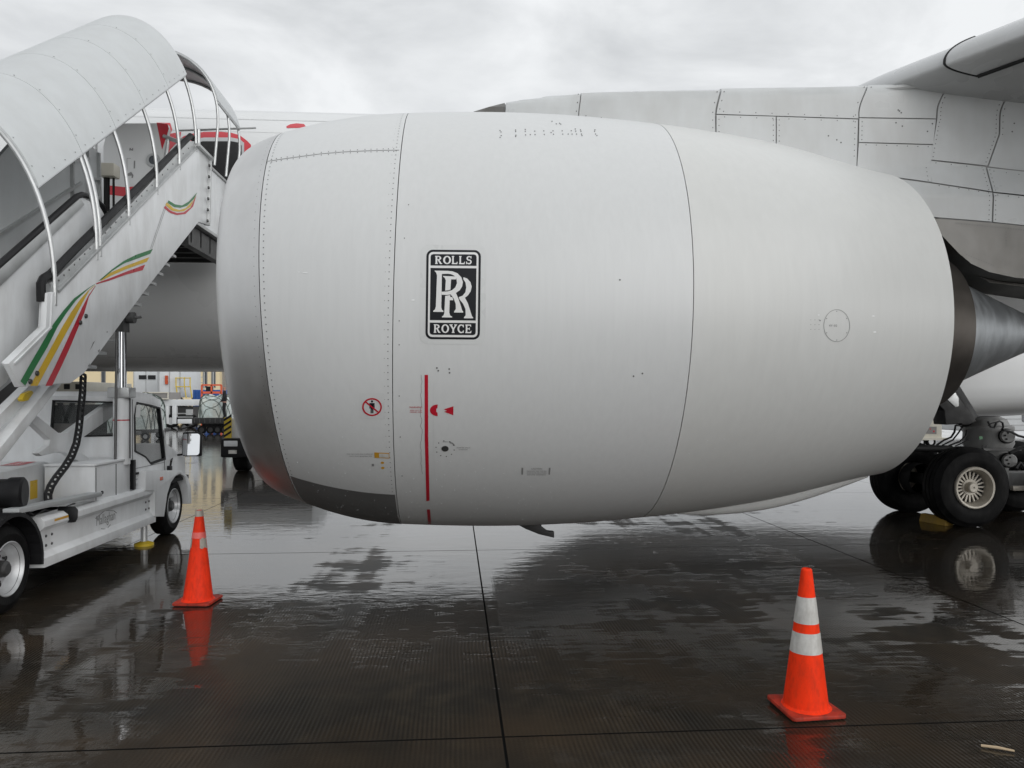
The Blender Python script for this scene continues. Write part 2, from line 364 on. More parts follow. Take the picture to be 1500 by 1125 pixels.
def nr(x):
    if x < XL:                                            # lip: Bezier from the highlight to the joint, solved for r at x
        lo, hi = 0., 1.
        for _ in range(30):
            t = (lo + hi) / 2; bx = bez(t)[0]
            if bx < x: lo = t
            else: hi = t
        return bez(lo)[1]
    i = 0
    while i < len(PX_) - 2 and x > PX_[i + 1]: i += 1
    h = PX_[i + 1] - PX_[i]; t = (x - PX_[i]) / h
    return (2*t**3-3*t**2+1)*PR_[i] + (t**3-2*t**2+t)*h*PM_[i] + (-2*t**3+3*t**2)*PR_[i+1] + (t**3-t**2)*h*PM_[i+1]
BZ = [(-2.385, 1.44), (-2.385, 1.57), (-2.20, 1.66), (XL, 1.727)]
def bez(t):
    k = ((1-t)**3, 3*t*(1-t)**2, 3*t*t*(1-t), t**3); return tuple(sum(k[i] * BZ[i][j] for i in range(4)) for j in (0, 1))
def npt(x, r, ph):
    tl = interp(x, [XL, X1, X2, XN], [-.050, .022, .020, -.019])
    return NC + Vector((x + tl * r * math.sin(ph), -r * math.cos(ph), r * math.sin(ph)))
def nac(x, ph, off=0.0): return npt(x, nr(x) + off, ph)
def nac_px(px, py, off=.002):
    """the point of the cowl skin seen at a photo pixel"""
    x = (px - 750) * 5.9 / F_PX; ph = math.asin(max(-.99, min(.99, (HOR - py) * 5.9 / F_PX / 1.95 - .723 / 1.95)))
    for _ in range(14):
        a = px_of(nac(x, ph)); ex, ey = px - a[0], py - a[1]
        if abs(ex) + abs(ey) < .005: break
        bx = px_of(nac(x + 1e-3, ph)); bp = px_of(nac(x, ph + 1e-3))
        j = ((bx[0]-a[0]) * 1e3, (bp[0]-a[0]) * 1e3, (bx[1]-a[1]) * 1e3, (bp[1]-a[1]) * 1e3); dt = j[0]*j[3] - j[1]*j[2]
        dx = (ex*j[3] - ey*j[1]) / dt; dp = (ey*j[0] - ex*j[2]) / dt
        x = max(XL - .3, min(XN, x + max(-.5, min(.5, dx)))); ph = max(-1.5, min(1.5, ph + max(-.3, min(.3, dp))))
    return x, ph
def on_nac(off): return lambda px, py: nac(*nac_px(px, py), off)
def shell(xs, rs, n=180, thick=.03, ph0=0.0):
    m = MB(); k = len(xs)
    for x, r in zip(xs, rs):
        for i in range(n): m.v.append(npt(x, r, 2 * math.pi * i / n))
    for x, r in zip(xs, rs):
        for i in range(n): m.v.append(npt(x, r - thick, 2 * math.pi * i / n))
    for a in range(k - 1):
        for i in range(n):
            j = (i + 1) % n
            m.f.append((a*n+i, a*n+j, (a+1)*n+j, (a+1)*n+i)); o = k * n
            m.f.append((o+a*n+i, o+(a+1)*n+i, o+(a+1)*n+j, o+a*n+j))
    for a in (0, k - 1):
        for i in range(n):
            j = (i + 1) % n; f = (a*n+i, k*n+a*n+i, k*n+a*n+j, a*n+j); m.f.append(f if a == 0 else f[::-1])
    return m
def lin(a, b_, n): return [a + (b_ - a) * i / (n - 1) for i in range(n)]
G = .0032
# lip ring of bare metal, rolled inwards
ts = lin(0, 1, 18); xs = [bez(t)[0] for t in ts]; rs = [bez(t)[1] for t in ts]; rs[-1] = nr(XL) ; xs[-1] -= G
inner = [(-2.375, 1.40), (-2.33, 1.36), (-2.22, 1.325), (-2.0, 1.31), (-1.6, 1.33)]
mb = MB(); prof = [(a, b_) for a, b_ in reversed(inner)] + list(zip(xs, rs)) + [(XL - G, nr(XL) - .03)]
n = 180
for a, r in prof:
    for i in range(n): mb.v.append(npt(a, r, 2 * math.pi * i / n))
for a in range(len(prof) - 1):
    for i in range(n): mb.f.append((a*n+i, a*n+(i+1) % n, (a+1)*n+(i+1) % n, (a+1)*n+i))
lip = build(mb, 'inlet_lip', 'lip_metal', plane, smooth=True, fixn=False, label='bare metal ring around the front of the engine')
xs = lin(XL + G, X1 - G, 22); inlet = build(shell(xs, [nr(x) for x in xs]), 'inlet_cowl', 'cowl_white', plane, smooth=True, fixn=False)
xs = lin(X1 + G, X2 - G, 34); fan = build(shell(xs, [nr(x) for x in xs]), 'fan_cowl', 'cowl_white', plane, smooth=True, fixn=False)
xs = lin(X2 + G, XN, 34); rev = build(shell(xs, [nr(x) + .001 for x in xs], thick=.02), 'reverser_cowl', 'cowl_aft', plane, smooth=True, fixn=False)
# dark liner that shows in the joints, intake duct, fan and rear duct
mb = MB(); xs = lin(XL - .05, X2 + .05, 30)
for x in xs:
    for i in range(n): mb.v.append(npt(x, nr(x) - .034, 2 * math.pi * i / n))
for a in range(len(xs) - 1):
    for i in range(n): mb.f.append((a*n+i, a*n+(i+1) % n, (a+1)*n+(i+1) % n, (a+1)*n+i))
build(mb, 'joint_liner', 'seam_dark', plane, smooth=True, fixn=False)
mb = MB(); mb.lathe([(-1.6, 1.33), (-1.0, 1.40), (-.6, 1.46), (-.3, 1.47)], NC, (1, 0, 0), 64); build(mb, 'intake_duct', 'grey_panel', plane, smooth=True)
mb = MB(); mb.lathe([(-1.25, .0), (-1.1, .16), (-.8, .36), (-.45, .5), (-.3, .52)], NC, (1, 0, 0), 32); build(mb, 'spinner', 'black_plastic', plane, smooth=True)
mb = MB()
for k in range(22):
    t = 2 * math.pi * k / 22; rows = []
    for r_, tw in ((.45, .3), (.8, .6), (1.15, .9), (1.44, 1.1)):
        c_, s_ = math.cos(t), math.sin(t); w = .17
        for q in (-1, 1):
            dx, dtn = q * w * math.cos(tw), q * w * math.sin(tw)
            rows.append(NC + Vector((-.4 + dx, r_ * c_ - dtn * s_, r_ * s_ + dtn * c_)))
    mb.add(rows, [(2*i, 2*i+1, 2*i+3, 2*i+2) for i in range(3)])
build(mb, 'fan_blades', 'titanium', plane, kind='stuff', smooth=True)
mb = MB(); mb.lathe([(-.2, 1.46), (-.2, .1)], NC, (1, 0, 0), 48); build(mb, 'fan_bulkhead', 'black_void', plane)
mb = MB(); mb.lathe([(XN - .004, nr(XN) - .022), (3.2, 1.53), (2.7, 1.56), (2.0, 1.5), (2.0, .6)], NC, (1, 0, 0), 96); build(mb, 'bypass_duct', 'black_void', plane, smooth=True)
EC = NC - Vector((0, 0, .06))
mb = MB(); mb.lathe([(2.2, 1.12), (2.8, 1.10), (3.4, 1.0), (3.8, .89), (4.24, .765), (4.24, .745), (3.6, .80)], EC, (1, 0, 0), 96)
build(mb, 'core_nozzle', 'exhaust_brown', plane, smooth=True)
mb = MB(); mb.lathe([(3.6, .66), (4.0, .68), (4.24, .625), (4.5, .525), (4.73, .425), (5.0, .312), (5.3, .19), (5.55, .09), (5.66, .05), (5.67, 0)], EC, (1, 0, 0), 72)
plug = build(mb, 'exhaust_plug', 'plug_metal', plane, smooth=True)
mb = MB(); mb.lathe([(3.6, .80), (3.6, .6)], EC, (1, 0, 0), 48); build(mb, 'core_bulkhead', 'black_void', plane)
# keel ridge along the underside, drain mast
mb = MB(); pth = []; rr_ = []
for i in range(13):
    x = 1.62 + (3.50 - 1.62) * i / 12; pth.append(npt(x, nr(x) - .012, R(-84))); rr_.append(.012 + .10 * math.sin(math.pi * min(1, (i + .2) / 12.6)) ** .7)
mb.tube(pth, rr_, 16); build(mb, 'keel_fairing', 'cowl_aft', plane, smooth=True)
mb = MB(); mb.prism([on_y(*p, 7.36) for p in ((746, 762), (770, 775), (790, 783), (812, 788), (812, 779), (802, 778), (794, 772), (790, 760))], (0, .07, 0))
build(mb, 'drain_mast', 'gear_dark', plane, bevel=.008)
# --- prints and plates on the cowls
def decal(polys, m, name, parent, off=.002, step=7, **kw):
    q = MB()
    for i, p in enumerate(polys): q.patch(p, on_nac(off + i * .00006), step)
    return build(q, name, m, parent, fixn=False, **kw)
def rrect(x0, y0, x1, y1, r, n=5):
    out = []
    for cx, cy, a in ((x1 - r, y0 + r, -90), (x1 - r, y1 - r, 0), (x0 + r, y1 - r, 90), (x0 + r, y0 + r, 180)):
        for i in range(n + 1): t = R(a + 90 * i / n); out.append((cx + r * math.cos(t), cy + r * math.sin(t)))
    return out
def skew(pts):                                         # the badge stands a little out of square in the curve of the cowl
    return [(p[0] + (575 - p[1]) * .0125, p[1] + (p[0] - 450) * .009) for p in pts]
def bz(pts): return zc(skew(pts), 600, 350, 7.03)
decal([bz(rrect(108, 62, 785, 1085, 85))], 'faint_print', 'badge_film', fan, .0012)
decal([bz(rrect(168, 114, 729, 1034, 66))], 'black_print', 'badge_plate', fan, .0024, label='black rounded engine maker plate with white border')
decal([bz(rrect(192, 137, 705, 1011, 46))], 'white_print', 'badge_border', fan, .0034)
decal([bz(rrect(212, 160, 685, 277, 24)[:0] + [(240, 160), (660, 160), (678, 168), (685, 186), (685, 277), (212, 277), (212, 186), (219, 168)]),
       bz([(212, 302), (685, 302), (685, 838), (212, 838)]),
       bz([(212, 864), (685, 864), (685, 962), (678, 980), (660, 988), (240, 988), (219, 980), (212, 962)])], 'black_print', 'badge_field', fan, .0044)
RRP = [[(252, 330), (395, 331), (395, 361), (330, 363), (328, 700), (334, 728), (350, 742), (350, 753), (246, 753), (246, 742), (264, 728), (272, 700), (280, 380), (272, 352)],
       [(395, 332), (440, 336), (490, 355), (530, 395), (547, 445), (540, 490), (515, 530), (478, 556), (430, 572), (380, 578), (330, 576), (330, 546), (390, 542), (435, 530), (470, 500), (487, 455), (480, 410), (455, 378), (420, 364), (395, 361)],
       [(424, 573), (476, 556), (505, 620), (530, 690), (543, 735), (553, 748), (553, 758), (460, 758), (460, 748), (478, 722), (476, 670), (455, 615)],
       [(343, 384), (470, 388), (478, 402), (474, 418), (425, 418), (420, 524), (395, 531), (366, 534), (371, 430), (360, 402), (345, 394)],
       [(367, 588), (418, 580), (420, 600), (440, 600), (452, 632), (414, 632), (411, 760), (420, 788), (440, 800), (440, 809), (336, 809), (336, 800), (352, 788), (360, 765)],
       [(553, 395), (590, 408), (625, 445), (638, 490), (628, 540), (600, 582), (570, 605), (515, 623), (506, 600), (545, 585), (574, 550), (582, 500), (574, 450), (550, 414)],
       [(515, 623), (570, 605), (602, 664), (630, 750), (645, 795), (657, 806), (657, 816), (563, 816), (563, 806), (580, 785), (577, 722), (552, 668)]]
decal([bz(p) for p in RRP], 'white_print', 'badge_monogram', fan, .0054)
def arc(cx, cy, rx, ry, a0, a1, n=10): return [(cx + rx * math.cos(R(a0 + (a1 - a0) * i / n)), cy - ry * math.sin(R(a0 + (a1 - a0) * i / n))) for i in range(n + 1)]
# serif capitals in a 100 x 100 box (y down)
def gl(ch):
    stemL = [(4, 0), (38, 0), (38, 9), (32, 14), (32, 86), (38, 91), (38, 100), (4, 100), (4, 91), (10, 86), (10, 14), (4, 9)]
    if ch == 'R': return [stemL, arc(40, 27, 42, 27, 90, -90) + arc(40, 27, 20, 15, -90, 90), [(30, 0), (40, 0), (40, 12), (30, 12)], [(30, 42), (40, 42), (40, 54), (30, 54)], [(36, 50), (58, 50), (84, 88), (94, 92), (94, 100), (66, 100)]]
    if ch == 'O': return [arc(50, 50, 48, 51, 90, -90) + arc(50, 50, 25, 37, -90, 90), arc(50, 50, 48, 51, 90, 270) + arc(50, 50, 25, 37, 270, 90)]
    if ch == 'L': return [stemL, [(30, 86), (70, 86), (78, 70), (86, 70), (83, 100), (30, 100)]]
    if ch == 'E': return [stemL, [(30, 0), (82, 0), (84, 26), (76, 26), (68, 13), (30, 13)], [(30, 43), (58, 43), (58, 56), (30, 56)], [(58, 34), (66, 34), (66, 66), (58, 66)], [(30, 87), (70, 87), (80, 72), (88, 72), (85, 100), (30, 100)]]
    if ch == 'Y': return [[(-2, 0), (40, 0), (40, 8), (32, 12), (52, 42), (70, 12), (62, 8), (62, 0), (100, 0), (100, 8), (92, 12), (61, 58), (61, 86), (68, 92), (68, 100), (31, 100), (31, 92), (38, 86), (38, 58), (6, 12), (-2, 8)]]
    if ch == 'C': return [arc(52, 50, 50, 51, 48, 312, 20) + arc(54, 50, 28, 37, 318, 42, 20), [(78, 2), (86, 2), (86, 34), (78, 34), (70, 20)], [(78, 98), (86, 98), (86, 68), (78, 68), (70, 82)]]
    if ch == 'S': return [arc(44, 28, 38, 29, 35, 270, 14) + arc(44, 28, 17, 15, 270, 45, 10), arc(44, 71, 38, 30, 90, -145, 14) + arc(44, 71, 17, 15, -135, 90, 10), [(70, 0), (77, 0), (77, 30), (69, 30), (62, 18)], [(8, 100), (1, 100), (1, 66), (9, 66), (18, 82)]]
def word(s, x0, x1, y0, y1, ws):
    tot = sum(ws); out = []; x = x0; sc_ = (x1 - x0) / tot
    for ch, w in zip(s, ws):
        for p in gl(ch): out.append([(x + a / 100 * w * .97 * sc_, y0 + b_ / 100 * (y1 - y0)) for a, b_ in p])
        x += w * sc_
    return out
decal([bz(p) for p in word('ROLLS', 255, 650, 178, 262, (92, 96, 82, 82, 80))], 'white_print', 'badge_lettering', fan, .0054)
decal([bz(p) for p in word('ROYCE', 250, 652, 880, 968, (92, 98, 92, 92, 88))], 'white_print', 'badge_lettering', fan, .0054)
# red stripe and warning prints
decal([[(622.0, 549), (627.0, 549), (627.3, 640), (629.2, 733), (624.6, 734), (622.2, 640)], [(625.4, 746), (629.8, 746), (631.6, 767), (627.0, 767)]], 'red_print', 'warning_stripe', fan, .002)
WR = zc
decal([WR(arc(993, 287, 80, 60, 90, 270, 12) + [(990, 310), (978, 305), (978, 270), (990, 265)], 500, 560, 7.033)[:], WR([(1155, 245), (1153, 338), (1058, 302), (1090, 292), (1056, 278)], 500, 560, 7.033)], 'red_print', 'hazard_symbol', fan, .002, kind='stuff')
q = MB(); 
for s_, cx, cy, w, h in (('WARNING', 609, 596.5, 19, 2.6), ('KEEP OUT OF', 609.5, 601, 17, 1.8), ('HAZARD AREA', 609.5, 603.6, 18, 1.8)): put_text(q, s_, on_nac(.002), cx, cy, w, h)
build(q, 'warning_print', 'red_print', fan, kind='stuff', fixn=False)
q = MB()
for s_, cx, cy, w, h in (('OPEN', 652, 647, 7, 1.6), ('STARTER VALVE', 679, 655.6, 20, 1.8), ('OVERRIDE', 678.5, 658.4, 13, 1.7), ('CAUTION', 786, 686.5, 16, 2.2), ('MAKE SURE THAT THE FAN', 786, 690, 29, 1.7), ('COWL DOORS ARE LATCHED', 786, 692.6, 29, 1.7), ('BEFORE OPENING', 786, 695.2, 27, 1.7)):
    put_text(q, s_, on_nac(.002), cx, cy, w, h)
q.patch([(764, 685), (766.5, 685), (766, 695), (763.8, 695)], on_nac(.002), 20); q.patch([(804, 685), (806.5, 685), (805.5, 695), (803.6, 695)], on_nac(.002), 20)
q.patch(zc([(1108, 612), (1128, 605), (1127, 614), (1150, 622), (1172, 648), (1163, 656), (1143, 634), (1124, 626), (1124, 634)], 500, 560, 7.033), on_nac(.002), 20)
build(q, 'instruction_print', 'grey_print', fan, kind='stuff', fixn=False)
q = MB()
for k in range(10):
    t = R(36 * k + 10); q.patch([(652 + 13.5 * math.cos(t) + .9 * math.cos(a), 657 + 11.5 * math.sin(t) + .9 * math.sin(a)) for a in lin(0, 5.2, 6)], on_nac(.002), 20)
for x, y in ((642, 543), (640, 539), (658, 540.5), (658.5, 546), (928, 551), (941, 547), (908, 410)): q.patch([(x + 1.3 * math.cos(a), y + 1.3 * math.sin(a)) for a in lin(0, 5.4, 7)], on_nac(.002), 20)
build(q, 'fasteners', 'rivet_grey', fan, fixn=False, kind='stuff')
q = MB(); q.patch([(652 + 5.2 * math.cos(a), 657 + 4.2 * math.sin(a)) for a in lin(0, 6.0, 18)], on_nac(.003), 20); build(q, 'valve_port', 'steel_dark', fan, fixn=False)
# no-entry roundel
rd = [(545 + 14.5 * math.cos(R(a)), 596 + 13.2 * math.sin(R(a))) for a in range(0, 360, 12)]
q = MB()
for i in range(30):
    a, b_ = R(12 * i), R(12 * i + 12); q.patch([(545 + 14.5*math.cos(a), 596 + 13.2*math.sin(a)), (545 + 14.5*math.cos(b_), 596 + 13.2*math.sin(b_)), (545 + 12.2*math.cos(b_), 596 + 11.0*math.sin(b_)), (545 + 12.2*math.cos(a), 596 + 11.0*math.sin(a))], on_nac(.0034), 50)
q.patch([(534.5, 588.8), (536.2, 587.4), (555.6, 603.4), (554, 604.8)], on_nac(.0038), 8)
nf = inlet
build(q, 'no_entry_ring', 'red_print', inlet, fixn=False)
q = MB(); q.patch([(545 + 1.7 * math.cos(a), 587.8 + 1.7 * math.sin(a)) for a in lin(0, 5.6, 9)], on_nac(.0028), 20)
for p in ([(541.3, 590.2), (548.8, 590.2), (548.8, 598.2), (547.4, 598.2), (547.2, 592.6), (542.8, 592.6), (542.6, 598.2), (541.3, 598.2)], [(542.9, 591.2), (547.1, 591.2), (547, 605), (545.3, 605), (545.2, 598.5), (544.7, 598.5), (544.6, 605), (543, 605)]): q.patch(p, on_nac(.0028 + .0002 * len(q.v) / 40), 30)
build(q, 'no_entry_figure', 'black_print', inlet, fixn=False)
decal([[(526, 576), (563, 576), (563.5, 613.5), (526.5, 613)]], 'faint_print', 'roundel_film', inlet, .0012)
q = MB(); q.patch([(548.2, 662.4), (570.2, 663.3), (570.6, 671.4), (548.6, 670.4)], on_nac(.002), 20)
for cx, cy in ((560.2, 677.7), (560.7, 685.2)): q.patch([(cx + 2.6 * math.cos(a), cy + 1.8 * math.sin(a)) for a in lin(0, 5.6, 10)], on_nac(.002), 20)
build(q, 'yellow_label', 'yellow_print', inlet, kind='stuff', fixn=False)
q = MB(); q.patch([(555.2, 663.9), (569.4, 664.5), (569.7, 670.3), (555.4, 669.7)], on_nac(.003), 20); build(q, 'label_field', 'band_white', inlet, fixn=False)
q = MB(); put_text(q, 'FOR FAN COWL FULLY OPENING', on_nac(.002), 527, 665, 38, 1.7); put_text(q, 'SLATS MUST BE RETRACTED', on_nac(.002), 528.5, 668.2, 33, 1.7)
q.patch([(544.6, 679.2), (547.8, 679.2), (547.8, 682.8), (544.6, 682.8)], on_nac(.002), 20); build(q, 'small_print', 'grey_print', inlet, kind='stuff', fixn=False)
# dark liner panel under the intake, panel joint with its rivets
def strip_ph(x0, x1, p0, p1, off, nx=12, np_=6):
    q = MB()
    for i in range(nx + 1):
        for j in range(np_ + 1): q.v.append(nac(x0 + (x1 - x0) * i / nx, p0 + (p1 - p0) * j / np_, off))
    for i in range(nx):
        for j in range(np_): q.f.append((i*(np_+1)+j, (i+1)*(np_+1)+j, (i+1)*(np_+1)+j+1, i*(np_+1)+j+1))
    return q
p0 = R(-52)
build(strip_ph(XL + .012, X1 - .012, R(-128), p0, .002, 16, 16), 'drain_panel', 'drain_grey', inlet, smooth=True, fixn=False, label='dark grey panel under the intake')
def line_px(p, w, off, nseg=12):
    q = MB()
    for i in range(len(p) - 1):
        (xa, ya), (xb, yb) = p[i], p[i + 1]; L_ = math.hypot(xb - xa, yb - ya); nx_, ny_ = -(yb - ya) / L_ * w / 2, (xb - xa) / L_ * w / 2
        k = max(1, int(L_ / 8))
        for j in range(k):
            t0, t1 = j / k, (j + 1) / k; a = (xa + (xb-xa)*t0, ya + (yb-ya)*t0); c = (xa + (xb-xa)*t1, ya + (yb-ya)*t1)
            f = on_nac(off); q.add([f(a[0]-nx_, a[1]-ny_), f(c[0]-nx_, c[1]-ny_), f(c[0]+nx_, c[1]+ny_), f(a[0]+nx_, a[1]+ny_)], [(0, 1, 2, 3)])
    return q
hl = zc([(342, 362), (420, 350), (520, 336), (640, 320), (760, 310), (880, 304), (980, 301), (1068, 300)], 300, 140, 3.75)
build(line_px(hl, .8, .0015), 'panel_joint', 'grey_print', inlet, fixn=False)
q = MB(); f = on_nac(.0018)
def dot(px, py, r=.95): 
    vs = [f(px + r * math.cos(a), py + r * math.sin(a)) for a in (0, 1.05, 2.1, 3.14, 4.19, 5.24)]; q.add(vs, [tuple(range(6))])
for i in range(len(hl) - 1):
    for t in (0, .33, .66):
        x = hl[i][0] + (hl[i+1][0] - hl[i][0]) * t; y = hl[i][1] + (hl[i+1][1] - hl[i][1]) * t; dot(x, y - 2.0, .7); dot(x, y + 2.0, .7)
def ring_dots(q, x, r, step, p0=-82, p1=84, off=.0018):
    rad = nr(x); k = int(R(p1 - p0) * rad / step)
    for i in range(k + 1):
        ph = R(p0) + (R(p1) - R(p0)) * i / k; vs = []
        for a in (0, 1.05, 2.1, 3.14, 4.19, 5.24): vs.append(nac(x + r * math.cos(a), ph + r * math.sin(a) / rad, off))
        q.add(vs, [tuple(range(6))])
ring_dots(q, XL + .035, .0052, .052); ring_dots(q, X1 - .035, .0045, .052); ring_dots(q, X1 - .062, .0025, .104)
build(q, 'rivets', 'rivet_grey', inlet, fixn=False, kind='stuff')
q = MB(); ring_dots(q, XL - .04, .003, .075); build(q, 'rivets', 'rivet_grey', lip, fixn=False, kind='stuff')
q = MB()
f = on_nac(.0018)
for a, b_ in ((103, 178), (116, 196), (118, 240), (104, 262), (294, 172), (295, 190), (298, 235), (296, 250), (411, 165), (412, 188), (416, 232), (473, 228), (528, 186), (531, 228), (638, 183), (644, 226), (727, 203), (750, 182), (757, 224), (862, 182), (870, 222), (936, 222), (973, 180), (983, 222), (1022, 160), (1028, 186), (1038, 222), (1086, 170), (1092, 188), (1098, 222), (1104, 240), (1262, 170), (1258, 188), (1270, 222), (1286, 240), (738, 66), (790, 97), (830, 90), (845, 100)):
    dot(720 + a / 8.333, 170 + b_ / 8.333, .9)
for y in (300, 349, 470, 505, 580, 640, 697): dot(578.5 + (.00035 * (y - 500) ** 2 if y < 500 else .00018 * (y - 540) ** 2) + 6, y, .9)
build(q, 'vent_holes', 'rivet_grey', fan, fixn=False, kind='stuff')
# oval access plate on the reverser cowl
q = MB(); ov = [(1225.5 + 19.3 * math.cos(R(a)), 477 + 23.8 * math.sin(R(a))) for a in range(0, 360, 10)]; f = on_nac(.0025)
for i in range(36):
    a, c_ = ov[i], ov[(i + 1) % 36]; ain = (1225.5 + (a[0]-1225.5) * .965, 477 + (a[1]-477) * .97); cin = (1225.5 + (c_[0]-1225.5) * .965, 477 + (c_[1]-477) * .97)
    q.add([f(*a), f(*c_), f(*cin), f(*ain)], [(0, 1, 2, 3)])
for a in (30, 90, 150, 210, 270, 330): dot(1225.5 + 17 * math.cos(R(a)), 477 + 21 * math.sin(R(a)), .8)
put_text(q, '4Y 02', f, 1220, 477, 12, 3.2); dot(1201, 469.5, 1.2)
for i in range(3):
    for j in range(3): dot(1187.5 + 6 * i, 468.5 + 7 * j, .6)
build(q, 'access_plate', 'grey_print', rev, kind='stuff', fixn=False)

# --- pylon
TOPL = [(694, 161), (715, 155), (740, 150), (790, 143), (849, 138), (950, 136.3), (1048, 136), (1150, 135), (1256, 133), (1310, 132), (1369, 131), (1420, 134), (1458, 138), (1520, 146), (1600, 155), (1700, 168)]
tw = [on_y(x, y, 7.50) for x, y in TOPL]; TX = [p.x for p in tw]; TZ = [p.z for p in tw]
def pyl_hw(x, z):
    w = interp(x, [TX[0], TX[0] + .35, TX[0] + 1.2, 3.0, 5.0, 8.0], [.02, .14, .24, .30, .36, .36])
    w += interp(x, [3.2, 4.4, 5.6], [0, .10, .14]) * interp(z, [4.05, 4.35], [1, 0])
    d = interp(x, TX, TZ) - z; rd_ = min(.16, w * .8)
    if d < rd_: w -= rd_ - math.sqrt(max(0, rd_ ** 2 - (rd_ - max(d, 0)) ** 2))
    return w
def on_pyl(off=0.0):
    tx_, ty_ = [p[0] for p in TOPL], [p[1] for p in TOPL]
    def fn(px, py):
        k = max(0.0, 1 - max(0.0, py - interp(px, tx_, ty_)) / 34) ** 2
        p = on_y(px, py, 7.25 + .25 * k)
        return Vector((p.x, NC.y - pyl_hw(p.x, p.z) - off, p.z))
    return fn
def zbot(x): return interp(x, [TX[0], 4.2, 4.6, 5.0, 5.9, 8.0], [4.45, 4.2, 3.85, 3.66, 3.56, 3.5])
mb = MB(); NX, NZ = 50, 16
for i in range(NX + 1):
    x = TX[0] + (8.0 - TX[0]) * (i / NX) ** 1.3; zt, zb = interp(x, TX, TZ) - .016, zbot(x)
    zs = [zb + (zt - zb) * (1 - (1 - j / NZ) ** 2.2) for j in range(NZ + 1)]
    for z in zs: mb.v.append(Vector((x, NC.y - pyl_hw(x, z) + .030, z)))
    for z in reversed(zs): mb.v.append(Vector((x, NC.y + pyl_hw(x, z), z)))
m_ = 2 * NZ + 2
for i in range(NX):
    for j in range(m_): mb.f.append((i*m_+j, i*m_+(j+1) % m_, (i+1)*m_+(j+1) % m_, (i+1)*m_+j))
pyl = build(mb, 'pylon', 'pylon_grey', plane, smooth=True)
# seam backing: thin dark skin just below the panels
mb = MB()
for i in range(NX + 1):
    x = TX[0] + .25 + (7.9 - TX[0] - .25) * (i / NX) ** 1.2; zt, zb = interp(x, TX, TZ) - .10, zbot(x)
    for j in range(NZ + 1): z = zb + (zt - zb) * (1 - (1 - j / NZ) ** 2.2); mb.v.append(Vector((x, NC.y - pyl_hw(x, z) + .012, z)))
for i in range(NX):
    for j in range(NZ): mb.f.append((i*(NZ+1)+j, (i+1)*(NZ+1)+j, (i+1)*(NZ+1)+j+1, i*(NZ+1)+j+1))
build(mb, 'seam_backing', 'seam_grey', pyl, smooth=True)
def tl(x): return [p for p in TOPL]
PAN = [[(741, 150), (790, 143), (848.5, 138), (848.5, 185), (741, 175)],
       [(850, 138), (950, 136.3), (1047.4, 136), (1049, 215), (850, 190)],
       [(1050, 136), (1150, 135), (1255, 133), (1255, 175), (1050.5, 166)],
       [(1050.5, 167.5), (1136, 171), (1136, 230), (1050.5, 215)], [(1137.6, 171.2), (1254.4, 176.6), (1252, 255), (1137.6, 230)],
       [(1257.2, 135.6), (1368.8, 134.4), (1366, 176.2), (1256.6, 173.2)], [(1256.6, 174.8), (1366, 177.8), (1362.4, 213.6), (1256, 209.4)],
       [(1256, 211), (1362.2, 215.2), (1355, 271), (1300, 261.5), (1252.8, 253)],
       [(1371, 132.5), (1458, 140), (1456.4, 200), (1440, 245.4), (1358.6, 236), (1368.2, 178)],
       [(1460.4, 140.4), (1520, 147), (1760, 177), (1760, 286), (1442, 246.6), (1458.6, 200)],
       [(1358.2, 238), (1437.6, 247.4), (1435.6, 287), (1355.4, 271.4)], [(1440, 248.2), (1760, 288), (1760, 330), (1437.8, 287.6)],
       [(1300, 264), (1354, 273.4), (1434.8, 289.2), (1433.2, 331), (1340, 322), (1290, 290)], [(1437.2, 289.8), (1760, 332), (1760, 368), (1435.6, 331.4)]]
fn = on_pyl(0.0)
for p in PAN:
    q = MB(); q.patch(p, fn, 5, depth=(0, .009, 0)); build(q, 'panel', 'pylon_grey', pyl, smooth=True, fixn=False)
q = MB(); q.patch([(694, 161), (715, 155), (739.6, 150.2), (739.6, 172), (700, 166)], fn, 6, depth=(0, .012, 0)); build(q, 'nose_strip', 'titanium', pyl, smooth=True, fixn=False)
q = MB(); fr = on_pyl(.0012)
def pd(x, y, r=.85): q.add([fr(x + r * math.cos(a), y + r * math.sin(a)) for a in (0, 1.05, 2.1, 3.14, 4.19, 5.24)], [tuple(range(6))])
def prow(a, b_, step=9.0, r=.8):
    L_ = math.hypot(b_[0]-a[0], b_[1]-a[1]); k = max(1, int(L_ / step))
    for i in range(k + 1): pd(a[0] + (b_[0]-a[0]) * i / k, a[1] + (b_[1]-a[1]) * i / k, r)
